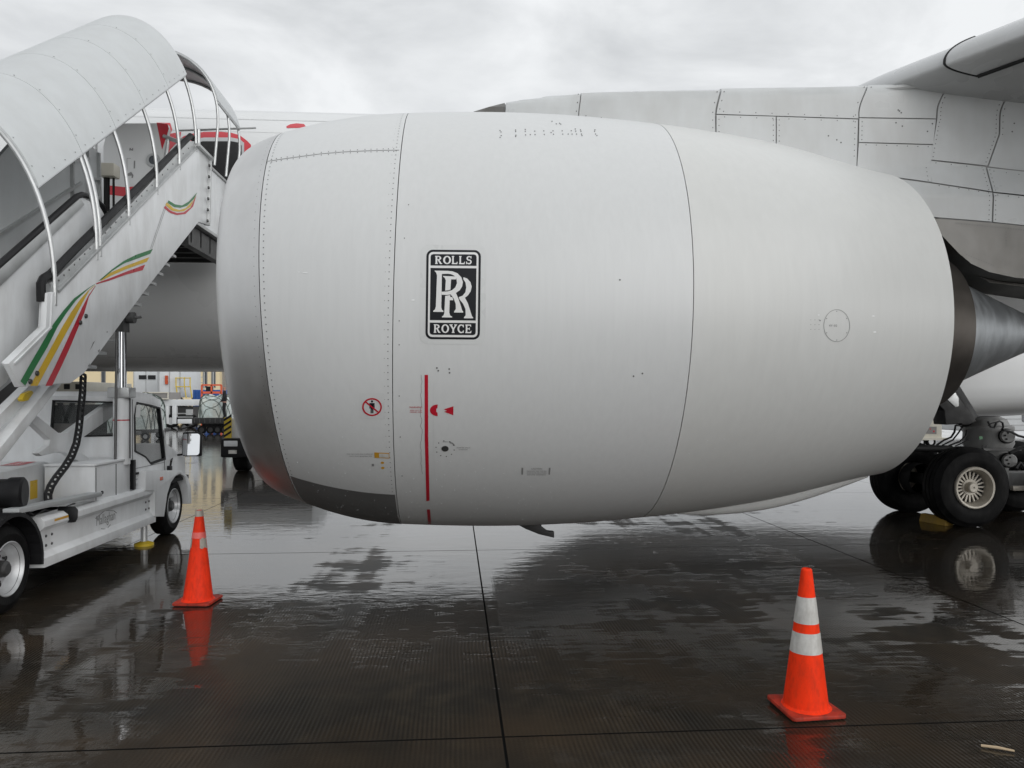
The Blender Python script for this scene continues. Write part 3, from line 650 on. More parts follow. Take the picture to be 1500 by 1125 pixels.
for a, b_, s_ in (((752, 162), (840, 166), 21), ((860, 166), (1040, 192), 21), ((845.5, 142), (845.5, 160), 8), ((1044, 142), (1045, 186), 9), ((1054, 142), (1054, 160), 8), ((1054, 174), (1054, 210), 8), ((1060, 163), (1248, 172), 23), ((1062, 170.5), (1248, 179), 23), ((1132.5, 176), (1132.5, 206), 7), ((1141, 176), (1141, 207), 7),
                    ((1250.5, 180), (1249, 230), 8), ((1252, 138), (1251, 170), 16), ((1262, 138.4), (1362, 137.6), 22), ((1260.5, 180), (1260, 206), 6), ((1266, 213.6), (1355, 217.4), 13), ((1374, 138), (1372.6, 178), 5.5), ((1371, 182), (1362, 232), 6), ((1378, 136), (1454, 142.5), 11), ((1454, 146), (1452.4, 198), 6), ((1451, 204), (1438, 240), 6),
                    ((1464, 146), (1462, 200), 9), ((1366, 241), (1432, 248.6), 22), ((1433, 252), (1431.6, 284), 6), ((1442.6, 252), (1441, 285), 6), ((1364, 277), (1430, 289.4), 13), ((1442, 293), (1500, 300), 13), ((1430.4, 294), (1429.4, 328), 6), ((1439, 294), (1438.6, 328), 6), ((1352, 248), (1350.5, 268), 6), ((1500, 262), (1448, 254), 14)):
    prow(a, b_, s_)
for x, y in ((1312, 163.5), (1314, 165), (1316.5, 167.5), (1309, 182), (1318, 187), (1361, 184), (1354, 195), (1478, 150), (1496, 152), (1479, 184), (1476, 196), (1498, 186), (1212, 200), (1224, 206), (1230, 210)): pd(x, y, 1.2)
build(q, 'rivets', 'rivet_grey', pyl, fixn=False, kind='stuff')
# heat shield under the pylon
mb = MB(); fn = on_pyl(.002)
mb.patch([(1340, 324), (1376, 327.5), (1434, 333), (1760, 370), (1760, 440), (1500, 414.5), (1465, 411), (1430, 403), (1405, 391), (1388, 376), (1360, 345)], fn, 9, depth=(0, .55, 0))
mb.prism([on_y(*p, 7.27) for p in ((1395, 383), (1430, 404.5), (1465, 412.5), (1500, 416), (1760, 442), (1760, 456), (1500, 420), (1450, 414))], (0, .55, 0))
shield = build(mb, 'heat_shield', 'titanium', plane, smooth=True, fixn=True)
q = MB(); fr = on_pyl(.0045)
prow((1384, 333), (1496, 345.5), 3.6, .7); prow((1398, 378), (1436, 394), 3.6, .6); prow((1453, 346), (1453, 366), 4, .6); build(q, 'rivets', 'rivet_grey', shield, fixn=False, kind='stuff')

# --- wing
def foil(c, t):                                          # closed section, upper TE -> LE -> lower TE : (x, z)
    xs_ = [0, .0004, .001, .002, .004, .0065, .0095, .013, .018, .024, .030, .0355, .055, .08, .12, .18, .28, .4, .55, .7, .85, 1]
    yt = lambda x: 5 * t * (.2969 * math.sqrt(x) - .126 * x - .3516 * x * x + .2843 * x ** 3 - .1015 * x ** 4)
    up = [(x * c, yt(x) * c * .95 + .010 * c * math.sin(math.pi * x)) for x in reversed(xs_)]
    lo = [(x * c, -yt(x) * c * (.40 + .4 * x) + .010 * c * math.sin(math.pi * x)) for x in xs_[1:]]
    return up + lo
def wst(y):
    d = 7.5 - y
    return Vector((4.12 + .70 * d if d > -4 else 4.12 - 2.8 + .62 * (d + 4), y, 5.17 + (.085 * d if d > 0 else .17 * d))), (8.6 - .26 * d if d > 0 else 8.6 - .45 * d), (.118 if d > 0 else .118 + .002 * d)
def loft(ys, clip=None, off=0):
    m = MB(); k = None
    for y in ys:
        o, c, t = wst(y); sec = foil(c, t)
        if clip: sec = [p for p in sec if p[0] <= clip * c]
        if off: sec = [(p[0] - off, p[1] + (off if p[1] > 0 else -off) * .8) for p in sec]
        k = len(sec); m.v += [o + Vector((p[0], 0, p[1] - p[0] * .03)) for p in sec]
    for i in range(len(ys) - 1):
        for j in range(k if not clip else k - 1): m.f.append((i*k+j, i*k+(j+1) % k, (i+1)*k+(j+1) % k, (i+1)*k+j))
    m.f.append(tuple(range(k))); m.f.append(tuple(range((len(ys)-1)*k + k - 1, (len(ys)-1)*k - 1, -1)))
    return m
wing = build(loft([16.5, 15, 13.5, 11.5, 9.5, 8.5, 7.9, 7.5, 7.1, 6.5, 5.5, 4, 2, 0, -3, -7, -12, -18]), 'wing', 'wing_grey', plane, smooth=True)
build(loft([6.88, 6.5, 6, 5.5, 4, 2, 0, -3, -7, -12, -18], clip=.036, off=.012), 'slat', 'wing_grey', wing, smooth=True)
q = MB(); pl = []; pe = []
for y in (6.86, 6.0, 5, 4, 2, 0):
    o, c, t = wst(y); s_ = [p for p in foil(c, t) if p[0] <= .036 * c][-1]; pl.append(o + Vector((s_[0] + .004, 0, s_[1] - s_[0] * .03 - .014)))
q.tube(pl, .022, 8)
o, c, t = wst(6.87); q.tube([o + Vector((p[0] - .012, 0, p[1] * 1.03 - p[0] * .03)) for p in foil(c, t) if p[0] <= .036 * c] + [pl[0]], .013, 6)
build(q, 'slat_seal', 'black_void', wing, smooth=True)
q = MB(); o, c, t = wst(7.5)
q.tube([on_y(1250, 134.5, 7.30), on_y(1310, 129.5, 7.24), on_y(1372, 122.5, 7.20), on_y(1420, 127, 7.18), on_y(1500, 140, 7.14), on_y(1580, 150, 7.14)], [.01, .028, .04, .035, .03, .03], 10)
build(q, 'wing_root_seal', 'pylon_grey', wing, smooth=True)

# --- fuselage, belly fairing
FC = Vector((0, 18.7, 5.72)); FR = 3.0
def fus_px(off):
    def fn(px, py):
        d = ray(px, py); oy, oz = -FC.y, CAM_H - FC.z; a = d.y**2 + d.z**2; b_ = oy*d.y + oz*d.z; c = oy*oy + oz*oz - (FR + off)**2
        disc = max(b_*b_ - a*c, 0); t = (-b_ - math.sqrt(disc)) / a; return CAM + d * t
    return fn
mb = MB(); mb.lathe([(-30, .1), (-29.6, .7), (-28.5, 1.5), (-26.5, 2.3), (-24, 2.8), (-21, 3.0), (30, 3.0), (38, 2.6), (48, .6)], FC, (1, 0, 0), 128)
fus = build(mb, 'fuselage', 'fuse_white', plane, smooth=True)
mb = MB(); ks = 40
for x, w, h, zc_ in ((1.0, 2.2, .7, 3.35), (2.2, 2.75, 1.1, 3.15), (3.6, 3.1, 1.5, 3.08), (5.5, 3.3, 1.66, 3.08), (9, 3.35, 1.62, 3.1), (13, 3.3, 1.50, 3.2), (16, 3.0, 1.1, 3.3), (19, 2.2, .6, 3.5)):
    for k in range(ks):
        t = 2 * math.pi * k / ks; ct, st_ = math.cos(t), math.sin(t); e_ = .36
        mb.v.append(Vector((x, FC.y + w * math.copysign(abs(ct) ** e_, ct), zc_ + h * math.copysign(abs(st_) ** e_, st_))))
for i in range(7):
    for k in range(ks): mb.f.append((i*ks+k, i*ks+(k+1) % ks, (i+1)*ks+(k+1) % ks, (i+1)*ks+k))
mb.f.append(tuple(range(ks))); mb.f.append(tuple(range(8*ks-1, 7*ks-1, -1)))
belly = build(mb, 'belly_fairing', 'fuse_white', plane, smooth=True)
# thin white cheat line and skin laps on the fuselage side
q = MB()
for x0 in lin(-12, 3.2, 20):
    pass
def fus_pt(x, z, off=.004):
    return Vector((x, FC.y - math.sqrt(max((FR + off) ** 2 - (z - FC.z) ** 2, 0)), z))
for x0, x1, z0, z1 in ((-14, 8, 2.985, 2.998), (-14, 8, 8.02, 8.045), (-14, 8, 7.62, 7.63)):
    q.add([fus_pt(x0, z0), fus_pt(x1, z0), fus_pt(x1, z1), fus_pt(x0, z1)], [(0, 1, 2, 3)])
build(q, 'skin_lap', 'faint_print', fus, kind='stuff', fixn=False)
# doorway: red arch, frame, opening
f1, f2, f3 = fus_px(.006), fus_px(.014), fus_px(.010)
def Z4(pts): return zc(pts, 100, 60, 4.018)
q = MB(); q.patch(Z4([(640, 592), (680, 560), (730, 545), (800, 535), (900, 534), (960, 540), (1010, 555), (1050, 585), (1075, 610), (1075, 680), (640, 680)]), f1, 6); build(q, 'red_door_surround', 'livery_red', fus, fixn=False)
q = MB(); q.patch(Z4([(700, 600), (760, 575), (800, 568), (960, 568), (1010, 578), (1035, 600), (1040, 1100), (700, 1100)]), f3, 8); build(q, 'door_frame', 'alu', fus, fixn=False)
q = MB(); q.patch(Z4([(730, 610), (790, 590), (960, 590), (1000, 597), (1020, 615), (1024, 1100), (730, 1100)]), f2, 8); build(q, 'doorway', 'black_void', fus, fixn=False)
q = MB(); q.patch(zc([(448, 168), (470, 157), (505, 152), (545, 156), (560, 176), (450, 178)], 300, 140, 3.75), f1, 5); build(q, 'red_door_surround', 'livery_red', fus, fixn=False)
q = MB(); q.patch(Z4([(520, 480), (600, 482), (612, 520), (600, 545), (665, 535), (655, 580), (600, 640), (560, 720), (555, 660)]), f1, 6); q.patch(Z4([(170, 545), (205, 515), (198, 560), (180, 552)]), f1, 6); build(q, 'livery_stripe', 'livery_red', fus, fixn=False, kind='stuff')
# the door itself, swung forward and parallel to the fuselage
DY = 15.25
def Dp(p): return on_y(p[0], p[1], DY)
dout = Z4([(205, 620), (218, 560), (240, 498), (262, 484), (560, 482), (588, 492), (594, 520), (580, 600), (556, 700), (556, 960), (545, 1060), (240, 1060), (205, 940)])
q = MB(); q.prism([Dp(p) for p in dout], (0, .10, 0)); ddoor = build(q, 'cabin_door', 'fuse_white', plane, bevel=.02)
q = MB(); q.patch(Z4([(240, 850), (330, 860), (410, 855), (410, 905), (330, 915), (243, 905)]), lambda a, b_: on_y(a, b_, DY - .004), 20)
q.patch(Z4([(520, 482), (585, 490), (592, 515), (566, 600), (552, 640)]), lambda a, b_: on_y(a, b_, DY - .004), 20); build(q, 'red_band', 'livery_red', ddoor, fixn=False, kind='stuff')
q = MB(); c0 = on_y(*Z4([(500, 700)])[0], DY - .02); q.lathe([(0, .13), (.03, .13), (.03, .085), (0, .085)], c0, (0, 1, 0), 24, close=True); build(q, 'window_ring', 'alu', ddoor, smooth=True)
q = MB(); q.lathe([(0, .086), (0, 0)], c0 + Vector((0, .012, 0)), (0, 1, 0), 24); build(q, 'window_pane', 'win_dark', ddoor)
q = MB(); fd = lambda a, b_: on_y(a, b_, DY - .004)
for p in ([(321, 703), (329, 703), (329, 745), (321, 745)], [(386, 705), (394, 705), (392, 750), (385, 750)], [(360, 630), (366, 630), (376, 640), (376, 630), (382, 630), (382, 645), (372, 645), (366, 637), (366, 645), (360, 645)], [(345, 690), (369, 690), (369, 692), (347, 692), (347, 760), (345, 760)], [(330, 790), (370, 770), (384, 790), (380, 806), (372, 806), (374, 792), (336, 796)]): q.patch(Z4(p), fd, 50)
build(q, 'door_print', 'grey_print', ddoor, kind='stuff', fixn=False)
q = MB(); q.tube([Dp(p) for p in Z4([(560, 560), (640, 590), (690, 580)])], .04, 8); q.tube([Dp(p) for p in Z4([(590, 570), (575, 700)])], .03, 8); build(q, 'hinge_arm', 'alu', ddoor, smooth=True)
q = MB(); q.tube([on_y(*p, 15.0) for p in Z4([(640, 528), (1105, 512)])], .018, 6); build(q, 'door_cable_guard', 'alu', plane, smooth=True)
# pale print on the belly fairing
q = MB(); fb = lambda a, b_: on_y(a, b_, 15.30)
put_text(q, 'NO STEP', lambda a, b_: on_y(a, b_, 15.33), 1458, 560, 34, 3.4)

# --- main landing gear
GX, GY = 8.37, 12.10
def plane_wheel(x, y, face=-1):
    m = MB(); Rt, W = .655, .50
    m.lathe([(-W/2+.03, .34), (-W/2, .40), (-W/2-.01, .48), (-W/2+.02, .575), (-W/2+.08, .625), (-.155, Rt-.007), (-.15, Rt-.018), (-.135, Rt-.018), (-.13, Rt-.004), (-.06, Rt), (-.055, Rt-.013), (-.04, Rt-.013), (-.035, Rt), (.035, Rt), (.04, Rt-.013), (.055, Rt-.013), (.06, Rt), (.13, Rt-.004), (.135, Rt-.018), (.15, Rt-.018), (.155, Rt-.007), (W/2-.08, .625), (W/2-.02, .575), (W/2+.01, .48), (W/2, .40), (W/2-.03, .34), (W/2-.05, .30), (-W/2+.05, .30)], (x, y, .648), (0, 1, 0), 64, close=True)
    w = MB(); o = (x, y - .0, .648); fy = face
    w.lathe([(fy*(W/2-.04), .345), (fy*(W/2+.0), .338), (fy*(W/2+.012), .325), (fy*(W/2+.008), .30), (fy*(W/2-.03), .285), (fy*.14, .262), (fy*.08, .252), (fy*.08, .0)], o, (0, 1, 0), 48)
    wh = build(w, 'wheel', 'gear_rim', plane, smooth=True)
    build(m, 'tyre', 'tyre', wh, smooth=True)
    h = MB(); h.lathe([(fy*.06, .09), (fy*.20, .085), (fy*.215, .07), (fy*.215, .02), (fy*.20, 0)], o, (0, 1, 0), 24)
    h.lathe([(fy*.07, .135), (fy*.125, .13), (fy*.125, .07)], o, (0, 1, 0), 24); build(h, 'hub', 'gear_rim', wh, smooth=True)
    s_ = MB()
    for k in range(20):
        t = 2 * math.pi * k / 20; s_.bar(Vector(o) + Vector((.12*math.cos(t), fy*.10, .12*math.sin(t))), Vector(o) + Vector((.248*math.cos(t), fy*.105, .248*math.sin(t))), .026, .03, up=(0, 1, 0))
    build(s_, 'spokes', 'gear_rim', wh, kind='stuff')
    d_ = MB(); d_.lathe([(fy*.086, .25), (fy*.086, .11)], o, (0, 1, 0), 32); build(d_, 'vent_ring', 'black_void', wh)
    return wh
for x in (GX, GX + 2.04):
    plane_wheel(x, GY, -1); plane_wheel(x, GY + 1.62, 1)
mb = MB(); mb.bar((GX, GY + .81, .66), (GX + 2.04, GY + .81, .66), .28, .30); build(mb, 'bogie_beam', 'gear_grey', plane, bevel=.05)
for x in (GX, GX + 2.04):
    mb = MB(); mb.tube([(x, GY + .1, .648), (x, GY + 1.52, .648)], .10, 16); mb.lathe([(GY + 1.12, .28), (GY + 1.42, .28)], (x, 0, .648), (0, 1, 0), 24); build(mb, 'axle', 'gear_dark', plane, smooth=True)
mb = MB(); mb.lathe([(.55, .30), (.85, .30), (1.0, .33), (1.22, .36), (1.30, .40), (1.50, .385), (1.53, .40), (1.60, .40), (1.63, .33), (1.72, .29), (1.78, .18)], (GX + 1.0, GY + .80, 0), (-.02, 0, 1), 36)
strut = build(mb, 'strut_fork', 'gear_grey', plane, smooth=True)
mb = MB()
for a, b_, r in ((1446, 624, .012), (1448, 630, .012)): pass
mb.box(GX + .62, GX + 1.30, GY + .42, GY + .47, 1.20, 1.24); build(mb, 'placard_rail', 'steel_dark', strut)
mb = MB(); mb.prism([on_y(*p, GY + .385) for p in zc([(885, 648), (932, 648), (932, 690), (885, 690)], 1340, 570, 9.375)], (0, .01, 0)); build(mb, 'green_tag', 'stripe_green', strut)
mb = MB(); mb.prism([on_y(*p, GY + .385) for p in zc([(928, 770), (990, 768), (992, 808), (930, 812)], 1340, 570, 9.375)], (0, .01, 0)); build(mb, 'data_plate', 'black_plastic', strut)
mb = MB(); mb.tube([(GX + .85, GY + .9, 1.45), (GX + .3, GY + 1.0, 2.4), (GX - .2, GY + 1.2, 3.6)], [.17, .17, .2], 20); build(mb, 'shock_strut', 'gear_dark', plane, smooth=True)
mb = MB(); mb.prism([on_y(*p, GY + .5) for p in zc([(330, 215), (400, 0), (480, -80), (600, -60), (585, 70), (640, 160), (850, 440), (740, 490), (650, 490), (640, 470), (540, 485), (430, 490), (410, 290)], 1340, 570, 9.375)], (0, .35, 0)); build(mb, 'gear_door', 'gear_dark', plane, bevel=.02)
mb = MB(); mb.prism([on_y(*p, GY + .485) for p in zc([(435, 130), (500, 60), (560, 45), (605, 120), (608, 235), (560, 250)], 1340, 570, 9.375)], (0, .05, 0)); build(mb, 'door_actuator_cover', 'alu', plane, bevel=.01)
for (px, py, r) in ((1477, 639, .115), (1480, 675, .115)):
    c0 = on_y(px, py, GY + .30); mb = MB(); mb.lathe([(0, .0), (0, r*.86), (.012, r*.92), (.03, r), (.30, r), (.30, 0)], c0, (.35, 1, 0), 28); bu_ = build(mb, 'brake_unit', 'gear_grey', plane, smooth=True)
    mb = MB()
    for k in range(5): t = 2 * math.pi * k / 5 + .4; mb.lathe([(-.004, .0), (-.004, .017), (.01, .017)], c0 + Vector((math.cos(t) * r * .5, 0, math.sin(t) * r * .5)), (.35, 1, 0), 8)
    build(mb, 'bolt_holes', 'black_void', bu_, kind='stuff')
    mb = MB(); mb.lathe([(.05, r*1.02), (.07, r*1.12), (.28, r*1.12), (.28, r*1.0)], c0, (.35, 1, 0), 28); build(mb, 'brake_sleeve', 'black_plastic', bu_, smooth=True)
def hose(pts, dep, r=.014): 
    q_ = MB(); q_.tube([at(x, y, dep + i * .02) for i, (x, y) in enumerate(pts)], r, 6); return build(q_, 'hose', 'cable_black', plane, smooth=True)
Z9 = lambda p: zc(p, 1340, 570, 9.375)
hose(Z9([(1005, 445), (1040, 520), (1090, 530), (1120, 460), (1165, 440), (1205, 460), (1215, 520), (1190, 560)]), 12.9, .016)
hose(Z9([(1010, 500), (1050, 470), (1120, 455)]), 12.9, .01)
hose(Z9([(1210, 560), (1330, 590), (1420, 640), (1500, 660), (1600, 690)]), 12.85, .02)
hose(Z9([(300, 770), (400, 700), (500, 660), (545, 590), (560, 500), (640, 500)]), 13.3, .018)
hose(Z9([(380, 770), (520, 700), (600, 600), (640, 540)]), 13.3, .014)
hose(Z9([(470, 775), (620, 720), (700, 640), (720, 560)]), 13.2, .016)
hose(Z9([(560, 780), (660, 735), (740, 690)]), 13.2, .012)
hose(Z9([(1300, 880), (1380, 840), (1470, 800), (1560, 780)]), 12.9, .03)
hose(Z9([(1390, 1090), (1440, 1010), (1500, 1080)]), 12.9, .03)
mb = MB(); mb.tube([(GX + .1, GY + .5, 1.22), (GX - .5, GY + .6, 1.24), (GX - .95, GY + .75, 1.20)], [.07, .06, .05], 12); build(mb, 'torque_link', 'gear_dark', plane, smooth=True)
mb = MB(); mb.box(GX + 1.1, GX + 3.2, GY + .35, GY + .43, .52, .60); build(mb, 'brake_rod', 'gear_rim', plane, bevel=.01)

# ================================================================= PASSENGER STAIRS TRUCK
XR_, XF_ = -4.30, -6.80                                  # near and far side planes of the stairs
st = thing('passenger_stairs', 'white passenger stairs truck with arched canopy and green yellow red stripes', 'stairs truck', (-5.5, 10.0, 0))
def sx(p, x=XR_): return on_x(p[0], p[1], x)
HB = [(82, 428), (143, 362), (190, 310), (231, 268), (264, 233), (288, 210)]
HY = [sx(p).y for p in HB]; HZ0, HS = sx(HB[0]).z, (sx(HB[-1]).z - sx(HB[0]).z) / (HY[-1] - HY[0])
def zr(y): return HZ0 + HS * (y - HY[0])
XC_, CA, CB = (XR_ + XF_) / 2, (XR_ - XF_) / 2, 2.06
def arcp(y, ph, off=0.0): return Vector((XC_ + (CA + off) * math.cos(ph), y, zr(y) + (CB + off) * math.sin(ph)))
# canopy skin, one panel between each pair of hoops
for i in range(5):
    y0, y1 = HY[i] + .006, HY[i + 1] - .006
    if i == 4: y1 += .06
    mb = MB(); K = 36
    for y in (y0, y1):
        for o_ in (.03, .012):
            for k in range(K + 1): mb.v.append(arcp(y, R(33 + 114 * k / K), o_))
    n_ = K + 1
    for k in range(K):
        mb.f += [(k, k+1, 2*n_+k+1, 2*n_+k), (n_+k, 3*n_+k, 3*n_+k+1, n_+k+1), (k, n_+k, n_+k+1, k+1), (2*n_+k, 2*n_+k+1, 3*n_+k+1, 3*n_+k)]
    mb.f += [(0, 2*n_, 3*n_, n_), (K, n_+K, 3*n_+K, 2*n_+K)]
    pnl = build(mb, 'canopy_panel', 'canopy_white', st, smooth=True)
    q = MB()
    for y in (y0 + .03,):
        for ph in (40, 52, 64, 78): 
            p = arcp(y, R(ph), .032); q.lathe([(0, .008), (.004, .006), (.004, 0)], p, (math.cos(R(ph)), 0, math.sin(R(ph))), 6)
    for k in range(4):
        y = y0 + (y1 - y0) * (k + .5) / 4; p = arcp(y, R(35), .032); q.lathe([(0, .008), (.004, .006), (.004, 0)], p, (.8, 0, .6), 6)
    build(q, 'rivets', 'rivet_grey', pnl, kind='stuff')
for i, y in enumerate(HY):
    for dy in ((0,) if i not in (1,) else (0, .09)):
        mb = MB(); mb.tube([arcp(y + dy, R(-4 + 188 * k / 44), -.012) for k in range(45)], .026, 8); build(mb, 'canopy_hoop', 'alu', st, smooth=True)
mb = MB()
for s_ in (33, 147): mb.tube([arcp(HY[0], R(s_)), arcp(HY[-1] + .05, R(s_))], .02, 6)
build(mb, 'canopy_rail', 'alu', st, smooth=True)
# side panels with the stripes
SP = [(12.5, 532.6), (67, 479), (69.7, 429), (85, 427), (149, 362), (289, 214), (308, 234), (304, 329), (291, 325), (211.5, 427), (124, 546), (104, 561), (30, 567)]
sp3 = [sx(p) for p in SP]
mb = MB(); mb.prism(sp3, (-.06, 0, 0)); side = build(mb, 'side_panel', 'truck_white', st, bevel=.008)
mb = MB(); mb.prism([p + Vector((XF_ - XR_, 0, 0)) for p in sp3], (.06, 0, 0)); build(mb, 'side_panel', 'truck_white', st, bevel=.008)
Z6 = lambda p: zc(p, 0, 400, 4.327); Z2 = lambda p: zc(p, 0, 280, 4.018)
STR = {'stripe_green': [Z6([(130, 685), (200, 560), (270, 440), (340, 320), (400, 240), (470, 160), (560, 95), (600, 70), (600, 73), (562, 98), (480, 175), (420, 255), (365, 340), (300, 470), (235, 580), (160, 714)]),
                        Z2([(580, 528), (660, 460), (730, 410), (800, 375), (900, 340), (885, 368), (800, 400), (730, 425), (660, 470), (600, 520)]), Z4([(590, 938), (630, 962), (670, 968), (710, 945), (760, 890), (740, 930), (700, 970), (660, 982), (625, 978), (585, 952)])],
       'stripe_yellow': [Z6([(192, 714), (260, 590), (320, 480), (390, 350), (450, 250), (510, 165), (562, 108), (603, 75), (603, 78), (565, 112), (525, 185), (480, 270), (425, 370), (360, 490), (300, 600), (238, 715)]),
                         Z2([(590, 525), (650, 480), (740, 440), (880, 388), (865, 415), (740, 460), (660, 495), (600, 526)]), Z4([(580, 950), (620, 985), (655, 995), (690, 985), (735, 940), (755, 903), (720, 975), (680, 1002), (645, 1005), (610, 998), (572, 965)])],
       'stripe_red': [Z6([(287, 716), (350, 590), (410, 460), (470, 330), (520, 220), (562, 140), (605, 80), (606, 84), (565, 148), (535, 250), (490, 360), (440, 480), (390, 590), (330, 713)]),
                      Z2([(565, 542), (640, 515), (740, 475), (855, 432), (840, 465), (740, 492), (640, 528), (570, 547)]), Z4([(570, 970), (605, 1000), (640, 1012), (680, 1008), (720, 980), (755, 905), (735, 975), (690, 1018), (640, 1025), (600, 1012), (563, 982)])]}
for m_, ps in STR.items():
    for i, p in enumerate(ps):
        q = MB(); q.patch(p, lambda a, b_: sx((a, b_), XR_ + .004), 300); build(q, 'stripe', m_, side, fixn=False)
q = MB()
for a in (((965, 105), (885, 340)), ((973, 108), (893, 342))):
    (xa, ya), (xb, yb) = Z2(a); q.add([sx((xa-.25, ya), XR_+.004), sx((xa+.25, ya), XR_+.004), sx((xb+.25, yb), XR_+.004), sx((xb-.25, yb), XR_+.004)], [(0, 1, 2, 3)])
build(q, 'pinstripe', 'grey_print', side, fixn=False)
q = MB()
for p in Z2([(503, 735), (470, 773), (215, 1072), (175, 1120)]): q.lathe([(0, .028), (.018, .024), (.02, 0)], sx(p, XR_ + .002), (1, 0, 0), 10)
build(q, 'bolt_heads', 'steel_dark', side, smooth=True, kind='stuff')
mb = MB(); mb.bar(sx((12.5, 532.6), XR_ - .05), sx((67, 479), XR_ - .05), .13, .02); mb.bar(sx((66, 480), XR_ - .05), sx((68.7, 429), XR_ - .05), .13, .02); build(mb, 'panel_edge', 'truck_white', st)
# channel and black hand belt on top of the near panel
mb = MB(); mb.prism([sx(p, XR_ - .03) for p in ((74, 415), (149, 346), (278, 205), (289, 214.4), (149, 362.4), (85, 427.4), (78, 430))], (-.07, 0, 0)); ch = build(mb, 'rail_channel', 'alu', st, bevel=.006)
q = MB()
for t in lin(.03, .97, 26):
    p = sx((80 + (282 - 80) * t, 417 + (211 - 417) * t), XR_ - .028); q.lathe([(0, .012), (.006, .009), (.006, 0)], p, (1, 0, 0), 6)
build(q, 'rivets', 'rivet_grey', ch, kind='stuff')
mb = MB(); a, b_ = (86, 421), (289, 213.5); mb.bar(sx((83, 427), XR_ - .01), sx((289, 214), XR_ - .01), .05, .035); build(mb, 'rail_lip', 'alu', st, bevel=.005)
mb = MB(); mb.tube([sx(p, XR_ - .07) for p in ((60.5, 442), (60, 416), (64, 408), (74, 402), (120, 355), (200, 277), (279, 199), (283, 203))], .048, 10); build(mb, 'hand_belt', 'black_plastic', st, smooth=True)
# inner balustrade between the two lanes
XM = -4.55
mb = MB(); mb.prism([sx(p, XM) for p in ((-70, 452), (0, 392), (118, 288), (146, 302), (158, 322), (150, 350), (60, 470), (10, 560), (-70, 625))], (-.05, 0, 0)); bal = build(mb, 'inner_balustrade', 'truck_white', st, bevel=.01)
mb = MB(); mb.tube([sx(p, XM) for p in ((-70, 448), (0, 387), (112, 288), (120, 285), (135, 289), (150, 302), (156, 318))], .035, 10); build(mb, 'hand_belt', 'black_plastic', st, smooth=True)
mb = MB(); mb.prism([sx(p, XM + .03) for p in ((-70, 455), (0, 394), (118, 290), (124, 300), (0, 420), (-70, 482))], (-.04, 0, 0)); build(mb, 'rail_channel', 'alu', st, bevel=.006)
# far windscreen wall
mb = MB(); mb.prism([sx(p, -5.66) for p in ((-90, 330), (30, 195), (100, 180), (124, 205), (146, 224), (148, 330), (120, 400), (-90, 600))], (-.05, 0, 0)); fw = build(mb, 'far_screen', 'canopy_white', st, bevel=.01)
mb = MB()
for p in (((105, 200), (106, 300)), ((128, 208), (129, 330)), ((144, 224), (146, 312)), ((-80, 392), (118, 268)), ((105, 238), (128, 232)), ((128, 262), (146, 262)), ((128, 292), (146, 290))): mb.bar(sx(p[0], -5.64), sx(p[1], -5.64), .04, .06, up=(1, 0, 0))
build(mb, 'screen_rib', 'alu', fw)
for y in (HY[0], HY[1], HY[2]):
    pass
# treads
tread = None
for k in range(11):
    y = HY[0] + 1.5 + k * .285; z = zr(y) - 1.75
    if tread is None:
        mb = MB(); mb.box(-5.62, XM - .06, y - .15, y + .15, z - .04, z); tread = build(mb, 'tread', 'alu', st)
    else:
        o = tread.copy(); COL.objects.link(o); o.location = Vector((0, k * .285, k * .285 * HS))
# platform
PZ = 5.08
mb = MB(); mb.box(XF_, XR_ - .02, 13.25, 15.45, PZ - .06, PZ); build(mb, 'platform_floor', 'alu', st, bevel=.01)
mb = MB()
for y in (13.3, 13.8, 14.3, 14.8, 15.3): mb.box(XF_ + .1, XR_ - .12, y, y + .06, PZ - .36, PZ - .07)
mb.box(XR_ - .26, XR_ - .12, 13.2, 15.4, PZ - .42, PZ - .08); mb.box(XF_ + .1, XF_ + .2, 13.2, 15.4, PZ - .42, PZ - .08); build(mb, 'platform_frame', 'steel_dark', st)
mb = MB(); mb.box(XR_ - .16, XR_ - .11, 13.86, 15.4, PZ - .06, 6.25); build(mb, 'platform_side', 'truck_white', st, bevel=.01)
mb = MB(); mb.bar(sx((306, 236), XR_ + .01), sx((303, 330), XR_ + .01), .06, .10, up=(1, 0, 0)); post = build(mb, 'corner_post', 'alu', st, bevel=.008)
q = MB()
for t in lin(.05, .95, 6): q.lathe([(0, .03), (.025, .022), (.03, 0)], sx((306 - 3 * t, 238 + 90 * t), XR_ + .045), (1, 0, 0), 10)
build(q, 'bolt_heads', 'steel_dark', post, smooth=True, kind='stuff')
mb = MB(); mb.bar(sx((288, 212), XR_ + .01), sx((311, 235), XR_ + .01), .10, .05); build(mb, 'panel_cap', 'alu', st, bevel=.008)
# platform canopy
UX, UA, UB, UZ = -5.50, 1.36, 1.29, 6.97
def ua(y, ph, o_=0): 
    c_, s_ = math.cos(ph), math.sin(ph); e_ = .86
    return Vector((UX + (UA + o_) * math.copysign(abs(c_) ** e_, c_), y, UZ + (UB + o_) * math.copysign(abs(s_) ** e_, s_)))
mb = MB(); K = 32
for y in (13.92, 15.32):
    for o_ in (.018, 0):
        for k in range(K + 1): mb.v.append(ua(y, R(13 + 154 * k / K), o_))
n_ = K + 1
for k in range(K): mb.f += [(k, k+1, 2*n_+k+1, 2*n_+k), (n_+k, 3*n_+k, 3*n_+k+1, n_+k+1), (k, n_+k, n_+k+1, k+1), (2*n_+k, 2*n_+k+1, 3*n_+k+1, 3*n_+k)]
mb.f += [(0, 2*n_, 3*n_, n_), (K, n_+K, 3*n_+K, 2*n_+K)]
build(mb, 'platform_canopy', 'canopy_white', st, smooth=True)
